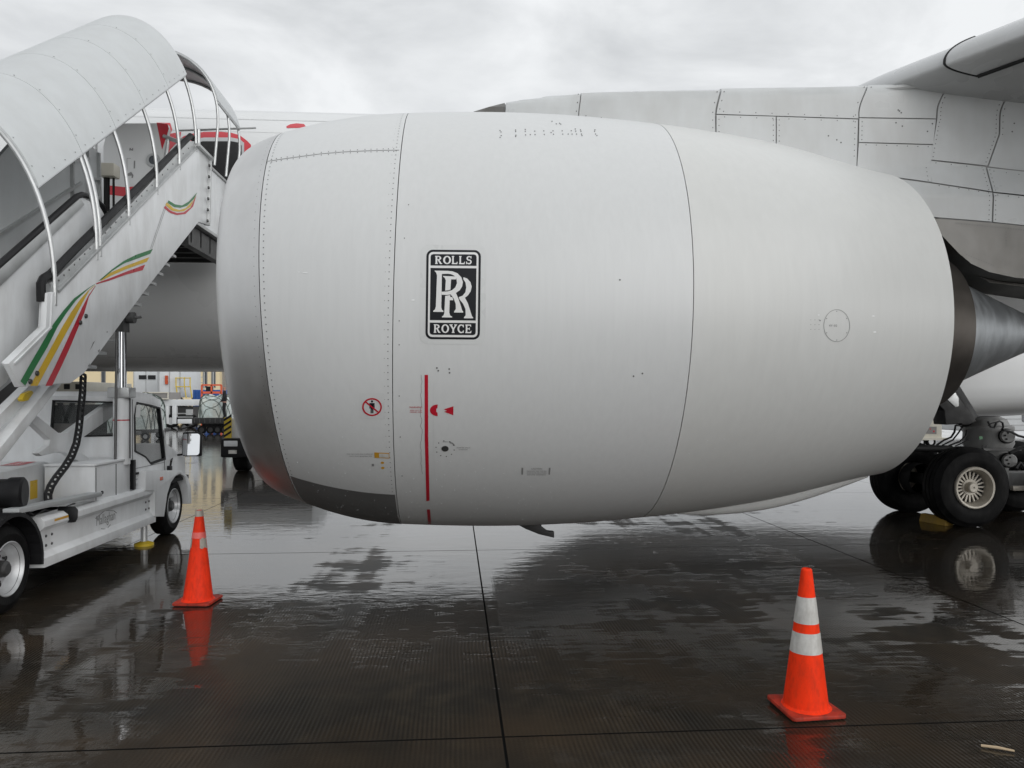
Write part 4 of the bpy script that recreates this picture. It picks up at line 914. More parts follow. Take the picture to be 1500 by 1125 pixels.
for y in (13.93, 14.62, 15.30):
    mb = MB(); pts = [ua(y, R(-2 + 184 * k / 30), -.02) for k in range(31)]; mb.tube([Vector((pts[0].x - .06, y, 6.2))] + pts + [Vector((pts[-1].x, y, 6.2))], .024, 8); build(mb, 'canopy_hoop', 'alu', st, smooth=True)
mb = MB(); mb.tube([ua(13.93, R(12)), ua(15.3, R(12))], .02, 6); build(mb, 'canopy_rail', 'alu', st, smooth=True)
mb = MB(); mb.tube([Vector((XR_ - .1, 13.9, 6.27)), Vector((XR_ - .1, 15.35, 6.27))], .026, 8); build(mb, 'platform_rail', 'alu', st, smooth=True)
mb = MB(); mb.tube([sx((291, 190), XR_ - .05), sx((291, 240), XR_ - .05)], .03, 8); build(mb, 'rail_post', 'alu', st, smooth=True)
# work lamp on its post
c0 = on_y(159, 250, 13.3); mb = MB(); mb.box(c0.x - .13, c0.x + .13, 13.2, 13.45, c0.z - .11, c0.z + .11); build(mb, 'work_lamp', 'cream_paint', st, bevel=.03)
mb = MB(); mb.tube([(c0.x - .05, 13.35, c0.z - .1), (c0.x - .05, 13.35, c0.z - .75)], .05, 8); mb.tube([(c0.x + .06, 13.35, c0.z - .1), (c0.x + .06, 13.35, c0.z - .75)], .02, 8); build(mb, 'lamp_post', 'black_plastic', st, smooth=True)
mb = MB(); mb.box(c0.x - .25, c0.x + .35, 13.1, 13.5, c0.z - .90, c0.z - .72); build(mb, 'lamp_base', 'cream_paint', st, bevel=.02)
# lower flight, braces, scissor frame
for a, b_, x, w, h, m_ in (((-60, 669), (50, 561), -4.62, .10, .13, 'truck_white'), ((-60, 731), (80, 556), -4.52, .12, .125, 'truck_white'), ((-60, 610), (20, 545), -4.9, .06, .12, 'alu')):
    mb = MB(); mb.bar(sx(a, x), sx(b_, x), w, h); build(mb, 'flight_beam', m_, st, bevel=.012)
mb = MB(); mb.prism([sx(p, -5.0) for p in ((-60, 590), (15, 535), (40, 570), (20, 600), (-60, 660))], (-.05, 0, 0)); build(mb, 'flight_underside', 'steel_dark', st)
mb = MB(); mb.prism([sx(p, -4.75) for p in ((40, 612), (50, 605), (86, 634), (98, 634), (160, 590), (175, 586), (176, 603), (112, 648), (112, 658), (158, 690), (150, 698), (98, 664), (86, 662), (62, 668), (56, 664), (72, 652), (74, 644))], (-.08, 0, 0)); build(mb, 'cross_brace', 'truck_white', st, bevel=.012)
mb = MB(); mb.prism([sx(p, -4.42) for p in Z6([(140, 800), (160, 765), (205, 745), (215, 760), (180, 808), (150, 815)])], (-.05, 0, 0)); build(mb, 'lock_hook', 'yellow_paint', st, bevel=.008)
# lift cylinder
mb = MB(); p0 = Vector((-4.42, 10.62, 1.22)); p1 = Vector((-4.42, 10.62, 2.17)); mb.lathe([(0, .105), (.90, .105), (.90, .112), (.95, .112)], p0, (0, 0, 1), 24); cyl = build(mb, 'lift_cylinder', 'truck_white', st, smooth=True)
mb = MB(); mb.box(-4.56, -4.28, 10.50, 10.74, 2.10, 2.24); build(mb, 'cylinder_head', 'alu', cyl, bevel=.02)
mb = MB(); mb.lathe([(0, .062), (.95, .062)], (-4.42, 10.62, 2.2), (-.01, .02, 1), 20); build(mb, 'lift_piston', 'chrome', st, smooth=True)
mb = MB(); mb.lathe([(0, .018), (2.0, .018)], (-4.42, 10.42, 1.2), (0, .03, 1), 8); build(mb, 'guide_rod', 'steel_dark', st, smooth=True)
mb = MB(); mb.lathe([(-.10, .0), (-.10, .075), (.10, .075), (.10, 0)], (-4.36, 10.64, 3.17), (1, 0, 0), 16); mb.box(-4.48, -4.36, 10.55, 10.72, 2.98, 3.2); mb.tube([(-4.28, 10.64, 3.17), (-4.20, 10.70, 3.19)], .02, 6); build(mb, 'piston_clevis', 'steel_dark', st, smooth=True)
mb = MB(); mb.tube([(-4.305, 10.60, 1.3), (-4.305, 10.60, 2.1)], .008, 6); build(mb, 'cylinder_hose', 'cable_black', cyl)
mb = MB(); mb.lathe([(0, .108), (.015, .108)], (-4.42, 10.62, 1.80), (0, 0, 1), 20); build(mb, 'red_band', 'stripe_red', cyl, smooth=True)
# cable chain
CP = [(122, 548), (121, 575), (118, 605), (115.5, 630), (112, 650), (105, 668), (95, 684), (83, 699), (74.5, 712), (70.5, 724), (71, 741)]
c3 = [sx(p, -4.46) for p in CP]; mb = MB()
for s_ in (-.055, .055):
    for dx in (0,):
        mb.tube([p + Vector((0, s_, -s_ * .25)) for p in c3], .017, 6)
dense = []
for i in range(len(c3) - 1):
    k = max(1, round((c3[i+1] - c3[i]).length / .062)); dense += [c3[i].lerp(c3[i+1], j / k) for j in range(k)]
for p in dense: mb.bar(p + Vector((0, -.06, .015)), p + Vector((0, .06, -.015)), .022, .026)
build(mb, 'cable_chain', 'black_plastic', st, smooth=False)
# truck: cab
CXN, CXF = -4.38, -6.25
prof = [(10.80, .92), (10.80, 1.6), (10.80, 2.12), (10.93, 2.19), (11.50, 2.155), (11.86, 2.07), (12.10, 1.42), (12.14, .92)]
Z5 = lambda p: zc(p, 100, 460, 4.69)
win = [sx(p, CXN) for p in Z5([(530, 985), (455, 945), (452, 700), (470, 604), (560, 622), (630, 642), (668, 1000), (570, 1035)])]
win = [(p.y, p.z) for p in win]
def ring(outer, inner, fn, vec):
    m = MB(); n_ = len(outer); v = [fn(*p) for p in outer] + [fn(*p) for p in inner]; vec = Vector(vec)
    m.add(v + [Vector(p) + vec for p in v], [(i, (i+1) % n_, n_+(i+1) % n_, n_+i) for i in range(n_)] + [(2*n_+i, 3*n_+i, 3*n_+(i+1) % n_, 2*n_+(i+1) % n_) for i in range(n_)] + [(n_+i, n_+(i+1) % n_, 3*n_+(i+1) % n_, 3*n_+i) for i in range(n_)] + [(i, 2*n_+i, 2*n_+(i+1) % n_, (i+1) % n_) for i in range(n_)])
    return m
cab = build(ring(prof, win, lambda y, z: (CXN, y, z), (-.05, 0, 0)), 'cab', 'truck_white', st, bevel=.006)
cy_, cz_ = sum(p[0] for p in win) / 8, sum(p[1] for p in win) / 8
win2 = [(cy_ + (p[0] - cy_) * .93, cz_ + (p[1] - cz_) * .95) for p in win]; win3 = [(cy_ + (p[0] - cy_) * 1.0, cz_ + (p[1] - cz_) * 1.0) for p in win]
build(ring(win3, win2, lambda y, z: (CXN + .008, y, z), (-.05, 0, 0)), 'window_seal', 'black_plastic', cab)
mb = MB(); mb.prism([(CXN - .02, p[0], p[1]) for p in win3], (-.006, 0, 0)); build(mb, 'side_window', 'glass', cab)
build(ring(prof, win, lambda y, z: (CXF, y, z), (.05, 0, 0)), 'far_side', 'truck_white', cab)
ro = [(CXN - .03, .92), (CXN - .03, 2.13), (CXF + .03, 2.13), (CXF + .03, .92)]
ri = [on_y(165, 639, 10.8), on_y(165.5, 588.5, 10.8), on_y(77, 586, 10.8), on_y(73, 641, 10.8)]
ri = [(p.x, p.z) for p in ri]; ri = [(CXN - .2, ri[0][1]), (CXN - .2, ri[1][1]), ri[2], ri[3]]
build(ring(ro, ri, lambda x, z: (x, 10.803, z), (0, .05, 0)), 'rear_wall', 'truck_white', cab, bevel=.006)
mx_, mz_ = sum(p[0] for p in ri) / 4, sum(p[1] for p in ri) / 4
build(ring(ri, [(mx_ + (p[0] - mx_) * .955, mz_ + (p[1] - mz_) * .92) for p in ri], lambda x, z: (x, 10.79, z), (0, .05, 0)), 'rear_window_seal', 'black_plastic', cab)
mb = MB(); mb.prism([(p[0], 10.82, p[1]) for p in ri], (0, .006, 0)); build(mb, 'rear_window', 'glass', cab)
mb = MB(); mb.prism([(CXN - .01, *p) for p in ((10.80, 2.12), (10.93, 2.19), (11.50, 2.155), (11.86, 2.07), (11.86, 2.03), (11.5, 2.11), (10.93, 2.14), (10.84, 2.10))], (CXF - CXN + .02, 0, 0)); build(mb, 'roof', 'truck_white', cab, smooth=True)
mb = MB(); mb.prism([(CXN - .05, 11.87, 2.05), (CXN - .05, 12.10, 1.42), (CXF + .05, 12.10, 1.42), (CXF + .05, 11.87, 2.05)], (0, .006, .002)); build(mb, 'windscreen', 'glass', cab)
mb = MB(); mb.prism([(CXN - .02, *p) for p in ((12.10, 1.42), (12.30, 1.36), (13.0, 1.15), (13.05, .55), (12.14, .55))], (CXF - CXN + .04, 0, 0)); build(mb, 'nose', 'truck_white', cab, bevel=.03)
mb = MB(); mb.box(-5.6, -5.05, 10.95, 11.15, 1.0, 1.75); mb.box(-5.6, -5.05, 10.95, 11.45, .95, 1.1); build(mb, 'seat', 'wall_grey', cab, bevel=.04)
mb = MB(); mb.box(CXF, CXN - .03, 10.86, 12.1, .88, .95); build(mb, 'cab_floor', 'grey_panel', cab)
mb = MB(); mb.prism([sx(p, -4.364) for p in Z5([(470, 625), (497, 625), (494, 710), (463, 708)])], (-.004, 0, 0)); build(mb, 'permit_sticker', 'faint_print', cab)
# fender with wheel arch
Z8 = lambda p: zc(p, 200, 660, 7.5)
fp = [sx(p, -4.27) for p in Z8([(100, 220), (480, 215), (560, 280), (600, 400), (607, 580), (570, 585), (560, 400), (530, 290), (480, 255), (430, 280), (380, 350), (340, 480), (305, 725), (205, 725), (200, 440), (100, 440)])]
mb = MB(); mb.prism(fp, (-.5, 0, 0)); build(mb, 'front_fender', 'truck_white', st, bevel=.01)
mb = MB(); mb.box(-4.9, -4.3, 11.75, 12.85, .8, .86); mb.box(-6.1, -4.85, 11.5, 12.9, .3, .8); build(mb, 'wheel_well', 'black_void', st)
# wheels
def truck_wheel(x, y, side_, Rt=.435, W=.26):
    o = (x, y, Rt); s_ = side_; w = MB()
    w.lathe([(s_*.12, .262), (s_*.13, .268), (s_*.135, .258), (s_*.12, .245), (s_*.03, .225), (s_*.0, .205), (s_*-.01, .17), (s_*.02, .12), (s_*.03, .09), (s_*.03, 0)], o, (1, 0, 0), 48)
    wh = build(w, 'wheel', 'truck_rim', st, smooth=True)
    t = MB(); t.lathe([(-W/2+.01, .25), (-W/2, .28), (-W/2-.008, .34), (-W/2+.02, .40), (-W/2+.05, Rt-.006), (0, Rt), (W/2-.05, Rt-.006), (W/2-.02, .40), (W/2+.008, .34), (W/2, .28), (W/2-.01, .25), (W/2-.03, .24), (-W/2+.03, .24)], o, (1, 0, 0), 48, close=True); build(t, 'tyre', 'tyre', wh, smooth=True)
    h = MB(); h.lathe([(s_*.02, .085), (s_*.10, .08), (s_*.12, .055), (s_*.12, 0)], o, (1, 0, 0), 10)
    for k in range(8): a = k * math.pi / 4; h.lathe([(s_*.01, .016), (s_*.045, .014), (s_*.045, 0)], (x, y + .125 * math.cos(a), Rt + .125 * math.sin(a)), (1, 0, 0), 6)
    build(h, 'hub', 'steel_dark', wh, smooth=True)
    d = MB()
    for k in range(8):
        a = k * math.pi / 4 + .39; d.lathe([(s_*.004, .024), (s_*.004, 0)], (x, y + .185 * math.cos(a), Rt + .185 * math.sin(a)), (1, 0, 0), 8)
    build(d, 'rim_holes', 'black_void', wh, kind='stuff')
truck_wheel(-4.46, 12.28, 1); truck_wheel(-6.2, 12.28, -1); truck_wheel(-4.46, 7.86, 1); truck_wheel(-6.2, 7.86, -1)
mb = MB()
for k in range(14):
    a, b_ = R(-8 + 12.6 * k), R(-8 + 12.6 * (k + 1)); mb.add([(x, 7.86 + r * math.cos(t), .44 + r * math.sin(t)) for t in (a, b_) for r in (.50, .54) for x in (-4.28, -4.68)], [(0, 1, 5, 4), (2, 6, 7, 3), (0, 4, 6, 2), (1, 3, 7, 5)] + ([(0, 2, 3, 1)] if k == 0 else []) + ([(4, 5, 7, 6)] if k == 13 else []))
build(mb, 'rear_fender', 'black_plastic', st, smooth=True)
# sill
sec = [(-4.46, .85), (-4.33, .85), (-4.285, .81), (-4.285, .745), (-4.345, .69), (-4.345, .475), (-4.285, .42), (-4.285, .32), (-4.46, .32)]
mb = MB(); mb.prism([(x, 8.42, z) for x, z in sec], (0, 3.02, 0)); sill = build(mb, 'side_skirt', 'truck_white', st, bevel=.006)
q = MB(); put_text(q, 'Mallaghan', lambda a, b_: Vector((-4.342, a, -b_)), 9.98, -.585, .52, .16); build(q, 'maker_name', 'grey_print', sill, kind='stuff', fixn=False)
q = MB(); q.tube([(-4.342, 9.70, .64), (-4.342, 9.95, .70), (-4.342, 10.2, .66), (-4.342, 10.28, .62)], .004, 5); q.tube([(-4.342, 9.85, .49), (-4.342, 10.0, .46), (-4.342, 10.1, .50)], .004, 5); build(q, 'maker_swoosh', 'grey_print', sill)
q = MB()
for y in (8.56, 8.68, 11.22, 11.33):
    for z in (.53, .63): q.lathe([(0, .016), (.01, .013), (.01, 0)], (-4.345, y, z), (1, 0, 0), 8)
build(q, 'bolt_heads', 'steel_dark', sill, kind='stuff')
mb = MB(); mb.prism([sx(p, -4.28) for p in Z6([(0, 0), (1, 0), (1, 1)])[:0] + zc([(622, 55), (635, 130), (660, 160), (695, 155), (715, 120), (718, 40), (690, 10), (640, 10)], 0, 740, 6.25)], (-.12, 0, 0)); build(mb, 'tie_hook', 'black_plastic', st, bevel=.01)
mb = MB(); mb.box(-6.1, -4.62, 7.0, 12.9, .42, .72); mb.box(-4.62, -4.47, 8.4, 11.4, .5, .80); build(mb, 'chassis', 'black_plastic', st, bevel=.02)
# engine cover and boxes
mb = MB(); mb.prism([(-5.0, *p) for p in ((7.2, .74), (7.2, 1.22), (9.9, 1.32), (10.74, 1.12), (10.74, .74))], (-1.3, 0, 0)); hood = build(mb, 'engine_cover', 'truck_white', st, bevel=.05)
mb = MB(); mb.prism([(-4.99, *p) for p in ((9.05, .80), (9.05, 1.12), (9.42, 1.12), (9.42, .80))], (-.01, 0, 0)); build(mb, 'vent_grille', 'grey_panel', hood)
hz = lambda a, b_: Vector((a, b_, 1.22 + (b_ - 7.2) * (.10 / 2.7) + .004))
q = MB(); q.patch([(-5.32, 9.46), (-5.10, 9.46), (-5.10, 9.84), (-5.32, 9.84)], hz, 5); build(q, 'red_sticker', 'stripe_red', hood, fixn=True)
q = MB(); vs, fs, _ = text2d('Mallaghan'); q.add([hz(-5.21 + b_ * .12, 9.65 + a * .32) + Vector((0, 0, .002)) for a, b_ in vs], fs); 
q.v = [Vector((-5.21 - (p.x + 5.21), p.y, p.z)) for p in q.v]; build(q, 'sticker_print', 'white_print', hood, kind='stuff', fixn=False)
mb = MB(); mb.box(-4.95, -4.36, 9.72, 10.74, .78, 1.27); bx_ = build(mb, 'tool_box', 'truck_white', st, bevel=.012)
mb = MB(); mb.lathe([(0, .022), (.015, .02), (.015, 0)], (-4.36, 9.9, .93), (1, 0, 0), 10); build(mb, 'box_latch', 'black_plastic', bx_)
mb = MB(); mb.box(-4.95, -4.345, 9.70, 10.76, 1.272, 1.30); build(mb, 'box_lid', 'truck_white', bx_, bevel=.006)
mb = MB(); mb.bar(sx((16, 749), -4.36), sx((140, 724), -4.36), .16, .05); build(mb, 'step_bar', 'grey_panel', st, bevel=.008)
mb = MB(); c0 = Vector((-4.62, 8.15, 1.13)); mb.lathe([(-.3, 0), (-.3, .15), (.10, .15), (.13, .165), (.24, .165), (.26, .14), (.26, 0)], c0, (1, .25, 0), 28); build(mb, 'hydraulic_motor', 'black_plastic', st, smooth=True)
mb = MB(); mb.box(-4.95, -4.5, 7.6, 8.35, .72, 1.0); mb.tube([(-4.5, 8.4, .7), (-4.5, 8.4, 1.0), (-4.6, 8.35, 1.05)], .025, 8); mb.box(-4.9, -4.55, 8.45, 9.6, .62, .72); build(mb, 'pump_block', 'gear_dark', st, bevel=.02)
mb = MB(); mb.tube([(-4.5, 8.5, .78), (-4.48, 8.8, .86), (-4.5, 9.1, .80), (-4.5, 9.5, .84)], .022, 6); mb.tube([(-4.46, 8.4, .92), (-4.45, 8.7, .75), (-4.48, 9.2, .77)], .018, 6); build(mb, 'pump_hose', 'cable_black', st, smooth=True)
# outrigger foot
p = on_z(218, 790, 0); mb = MB(); mb.tube([(-4.42, 11.36, .06), (-4.42, 11.36, .5)], .045, 12); build(mb, 'outrigger', 'alu', st, smooth=True)
mb = MB(); mb.lathe([(0, .0), (0, .13), (.03, .13), (.06, .05), (.06, 0)], (-4.42, 11.36, .0), (0, 0, 1), 20); build(mb, 'outrigger_foot', 'yellow_paint', st, smooth=True)
# mirror
c0 = at(280, 651, 12.35); mb = MB(); mb.box(c0.x - .15, c0.x + .15, c0.y + .03, c0.y + .10, c0.z - .195, c0.z + .195); mir = build(mb, 'door_mirror', 'black_plastic', st, bevel=.03)
mb = MB(); mb.prism([(c0.x + a, c0.y - .012 + a * .155 + b_ * .12, c0.z + b_) for a, b_ in rrect(-.13, -.172, .13, .172, .045)], (0, .003, 0)); o = build(mb, 'mirror_glass', 'mirror', mir)
mb = MB(); mb.tube([(c0.x - .05, c0.y + .03, c0.z - .15), (c0.x - .25, c0.y - .1, c0.z - .17), (-4.36, 12.25, 1.12), (-4.37, 12.2, .98)], .016, 8); build(mb, 'mirror_arm', 'black_plastic', st, smooth=True)
mb = MB(); mb.box(-4.40, -4.33, 12.13, 12.22, .86, 1.06); build(mb, 'door_hinge', 'black_plastic', st, bevel=.01)
mb = MB(); mb.box(-4.38, -4.33, 10.78, 10.85, .86, 1.26); build(mb, 'door_gasket', 'black_plastic', st)

# seams, handles, labels on the truck
q = MB()
for a, b_ in (((10.86, .98), (10.86, 2.08)), ((12.03, .98), (11.99, 1.62)), ((10.86, .98), (12.03, .98)), ((10.86, 1.13), (12.02, 1.13))): q.bar((CXN + .002, *a), (CXN + .002, *b_), .004, .010, up=(1, 0, 0))
build(q, 'door_seam', 'seam_dark', cab, kind='stuff')
mb = MB(); mb.box(CXN - .01, CXN + .022, 10.92, 11.06, 1.045, 1.075); build(mb, 'door_handle', 'black_plastic', cab, bevel=.006)
mb = MB(); mb.box(-4.30, -4.262, 11.55, 11.66, .90, .95); build(mb, 'side_marker', 'amber', st, bevel=.006)
mb = MB(); mb.prism([(-4.2835, *p) for p in ((8.62, .775), (8.62, .80), (8.95, .80), (8.95, .775))], (-.004, 0, 0)); build(mb, 'caution_label', 'yellow_print', sill)
q = MB(); q.bar((-4.358, 9.74, .80), (-4.358, 9.74, 1.25), .006, .01, up=(1, 0, 0)); q.bar((-4.358, 10.3, .80), (-4.358, 10.3, 1.25), .006, .01, up=(1, 0, 0)); build(q, 'lid_seam', 'seam_dark', bx_, kind='stuff')
mb = MB(); mb.prism([(-4.998, *p) for p in ((9.5, .9), (9.5, 1.12), (9.66, 1.12), (9.66, .9))], (-.004, 0, 0)); build(mb, 'data_label', 'stripe_yellow', hood)
for y_, z_ in ((9.6, .70), (10.1, .74), (10.6, .70)):
    mb = MB(); mb.tube([(-4.52, y_ - .5, z_), (-4.49, y_ - .2, z_ + .1), (-4.50, y_, z_ + .02), (-4.54, y_ + .3, z_ + .08)], .018, 6); build(mb, 'hydraulic_hose', 'cable_black', st, smooth=True)
q = MB()                                                  # scuffs on the lower edge of the stair panel
for pts in ([(516, 1032), (530, 1010), (527, 1030)], [(528, 940), (548, 890), (560, 880), (545, 910)], [(575, 940), (590, 928), (584, 950)], [(625, 828), (635, 824), (632, 834)], [(848, 594), (856, 585), (853, 600)]): q.patch(Z2(pts), lambda a, b_: sx((a, b_), XR_ + .003), 300)
build(q, 'scuff', 'grey_print', side, fixn=False, kind='stuff')
# wavering sealant beside the red stripe, painted-on lamp glints, and rub marks in the paint
rnd = random.Random(11); sl_ = []
for k in range(30): sl_.append((617 + rnd.uniform(-1.6, 1.6) + (1.0 if k > 22 else 0), 549 + k * 5.0))
build(line_px(sl_, .55, .0016), 'sealant_line', 'grey_print', fan, fixn=False)
sl_ = [(635.2, 560), (634.6, 600), (635.4, 650), (636.6, 700)]; build(line_px(sl_, .35, .0016), 'film_edge', 'rub_grey', fan, fixn=False)
q = MB()  # bright specks of lamp reflection, put in as white decals
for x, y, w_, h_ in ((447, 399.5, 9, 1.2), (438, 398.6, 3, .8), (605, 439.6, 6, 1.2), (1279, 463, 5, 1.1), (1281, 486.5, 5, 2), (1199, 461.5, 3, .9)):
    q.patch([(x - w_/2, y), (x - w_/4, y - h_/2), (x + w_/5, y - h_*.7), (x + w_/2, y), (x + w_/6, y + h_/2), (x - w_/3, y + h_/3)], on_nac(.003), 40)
build(q, 'painted_glints', 'glint_white', fan, fixn=False, kind='stuff')
# rain drops hanging on the lower cowls
q = MB(); rnd = random.Random(3)
for k in range(420):
    x = rnd.uniform(XL + .1, XN - .3); ph = R(-20 - 52 * rnd.random() ** .6); r = rnd.uniform(.0018, .0042)
    c_ = nac(x, ph, .0005); nrm = (c_ - NC); nrm.x = 0; nrm.normalize(); q.lathe([(0, r), (r * .5, r * .7), (r * .75, 0)], c_, nrm, 6)
build(q, 'rain_drops', 'lamp_glass', plane, smooth=True, kind='stuff')

# ================================================================= TRAFFIC CONES, CHOCK, LITTER
def cone(name_label, x, y, h, rot, bands, body, lean=(0, 0)):
    t = thing('traffic_cone', name_label, 'cone', (x, y, 0), 'traffic cones on the apron'); H = h
    rb, rt, zb_ = .148, .034, .03
    def ax(z): return Vector((x + lean[0] * z, y + lean[1] * z, z))
    def rad(z): return rb + (rt - rb) * (z - zb_) / (H - zb_)
    def seg(z0, z1, off=0, k=6):
        m = MB(); nn = 40; zs = lin(z0, z1, k)
        for z in zs:
            c_ = ax(z); m.v += [c_ + Vector(((rad(z) + off) * math.cos(2*math.pi*i/nn), (rad(z) + off) * math.sin(2*math.pi*i/nn), 0)) for i in range(nn)]
        for a in range(k - 1): m.f += [(a*nn+i, a*nn+(i+1) % nn, (a+1)*nn+(i+1) % nn, (a+1)*nn+i) for i in range(nn)]
        return m
    m = seg(zb_ + .02, H - .012, 0, 16); nn = 40
    zs = [(zb_ - .004, rb + .028), (zb_ + .006, rb + .012), (zb_ + .02, rad(zb_ + .02))]
    o = len(m.v)
    for z, r in zs: m.v += [ax(z) + Vector((r * math.cos(2*math.pi*i/nn), r * math.sin(2*math.pi*i/nn), 0)) for i in range(nn)]
    for a in range(2): m.f += [(o+a*nn+i, o+a*nn+(i+1) % nn, o+(a+1)*nn+(i+1) % nn, o+(a+1)*nn+i) for i in range(nn)]
    o = len(m.v); top = [(H - .012, rad(H - .012)), (H - .002, rad(H) - .004), (H, rad(H) - .012), (H - .04, rad(H) - .016)]
    for z, r in top: m.v += [ax(z) + Vector((r * math.cos(2*math.pi*i/nn), r * math.sin(2*math.pi*i/nn), 0)) for i in range(nn)]
    for a in range(3): m.f += [(o+a*nn+i, o+a*nn+(i+1) % nn, o+(a+1)*nn+(i+1) % nn, o+(a+1)*nn+i) for i in range(nn)]
    build(m, 'cone_body', body, t, smooth=True)
    for z0, z1, mm in bands: build(seg(z0, z1, .0025, 4), 'reflective_band', mm, t, smooth=True)
    b = MB(); s = .19; pts = rrect(-s, -s, s, s, .03, 4); c_, s_ = math.cos(rot), math.sin(rot)
    b.prism([(x + a * c_ - d * s_, y + a * s_ + d * c_, .008 + (.012 if a < -.1 and d > .1 else 0)) for a, d in pts], (0, 0, .024)); build(b, 'base_plate', 'cone_base', t, bevel=.005)
    b = MB(); b.prism([(x + a * c_ * .93 - d * s_ * .93, y + a * s_ * .93 + d * c_ * .93, .0) for a, d in pts], (0, 0, .012)); build(b, 'rubber_foot', 'black_plastic', t)
    return t
pr = on_z(1180, 1040); cone('orange traffic cone with two white bands on dark wet concrete, nearer the viewer', pr.x, pr.y, .955, R(4), ((.40, .535, 'band_white'), (.595, .768, 'band_white')), 'cone_orange', (.008, 0))
pl_ = on_z(290, 882); tcone = cone('scuffed orange cone with torn white band and pale broken tip beside the stairs truck', pl_.x, pl_.y, .945, R(-6), ((.665, .725, 'band_pink'), (.885, .947, 'band_worn')), 'cone_faded', (.015, 0))
q = MB()                                                  # what is left of its white band
for a0, a1, z0, z1 in ((-1.15, -.05, .565, .665), (-2.95, -2.3, .575, .66)):
    nn = 9; 
    for j, z in enumerate((z0, (z0+z1)/2, z1)):
        for i in range(nn):
            t_ = a0 + (a1 - a0) * i / (nn - 1); wob = (.012 * math.sin(9 * t_ + j)) if j != 1 else 0; r = .148 + (.034 - .148) * (z - .03) / .915 + .003
            q.v.append(Vector((pl_.x + .015 * z + r * math.cos(t_), pl_.y + r * math.sin(t_), z + wob * .6)))
    o = len(q.v) - 27
    for j in range(2): q.f += [(o+j*9+i, o+j*9+i+1, o+j*9+10+i, o+j*9+9+i) for i in range(8)]
build(q, 'torn_band', 'band_worn', tcone, smooth=True)
# chock
a, b_ = on_z(1352, 759, .05), on_z(1391, 766, .05)
mb = MB(); d = (b_ - a).normalized(); nrm = Vector((-d.y, d.x, 0)) * .10
mb.prism([a - nrm + Vector((0, 0, -.05)), a + nrm + Vector((0, 0, -.05)), a + nrm * .5 + Vector((0, 0, .09)), a - nrm * .5 + Vector((0, 0, .09))], b_ - a); build(mb, 'wheel_chock', 'chock_yellow', bevel=.02, org=(a.x, a.y, 0), label='dirty yellow wheel chock in front of the landing gear tyre', cat='chock')
a, b_ = on_z(1437, 1092, .012), on_z(1486, 1100, .012)
mb = MB(); mb.tube([a, a.lerp(b_, .5) + Vector((0, 0, .004)), b_], [.008, .009, .006], 7); build(mb, 'stick', 'wood', smooth=True, org=tuple(a), label='short pale wooden stick lying on the wet concrete', cat='stick')

# ================================================================= BACKGROUND
def span(px0, px1, py0, py1, dep, depth):
    a, b_ = at(px0, py1, dep), at(px1, py0, dep); y = (a.y + b_.y) / 2
    return [a.x, b_.x, y, y + depth, a.z, b_.z]
def bbox(m, s, gz=None):
    x0, x1, y0, y1, z0, z1 = s; m.box(x0, x1, y0, y1, z0 if gz is None else gz, z1); return m
# terminal
x0, x1, y0, y1, z0, z1 = span(-120, 317, 420, 600, 96, 18)
tb = thing('terminal_building', 'cream rendered terminal building behind the parked trucks', 'building', ((x0 + x1) / 2, y0, 0))
mb = MB(); mb.box(x0, x1, y0, y1, 0, 13); build(mb, 'wall', 'wall_cream', tb)
xg = at(332, 560, 96).x; mb = MB(); mb.box(x1, xg, y0 + 1.0, y1, 0, 12.6); build(mb, 'grey_wing', 'wall_grey', tb)
mb = MB(); mb.box(x0 - .3, x1 + .25, y0 - .3, y1, 13, 13.4); build(mb, 'parapet', 'wall_grey', tb)
for px in (150, 205, 240, 262, 282, 296, 308):
    w = .34; xw = at(px, 560, 96).x
    for zz in (3.5, 8.0):
        q = MB(); q.box(xw - w/2 - .1, xw + w/2 + .1, y0 - .06, y0 + .05, zz - .1, zz + 2.1); wi = build(q, 'window', 'wall_grey', tb)
        q = MB(); q.box(xw - w/2, xw + w/2, y0 - .09, y0, zz, zz + 2.0); build(q, 'pane', 'win_dark', wi)
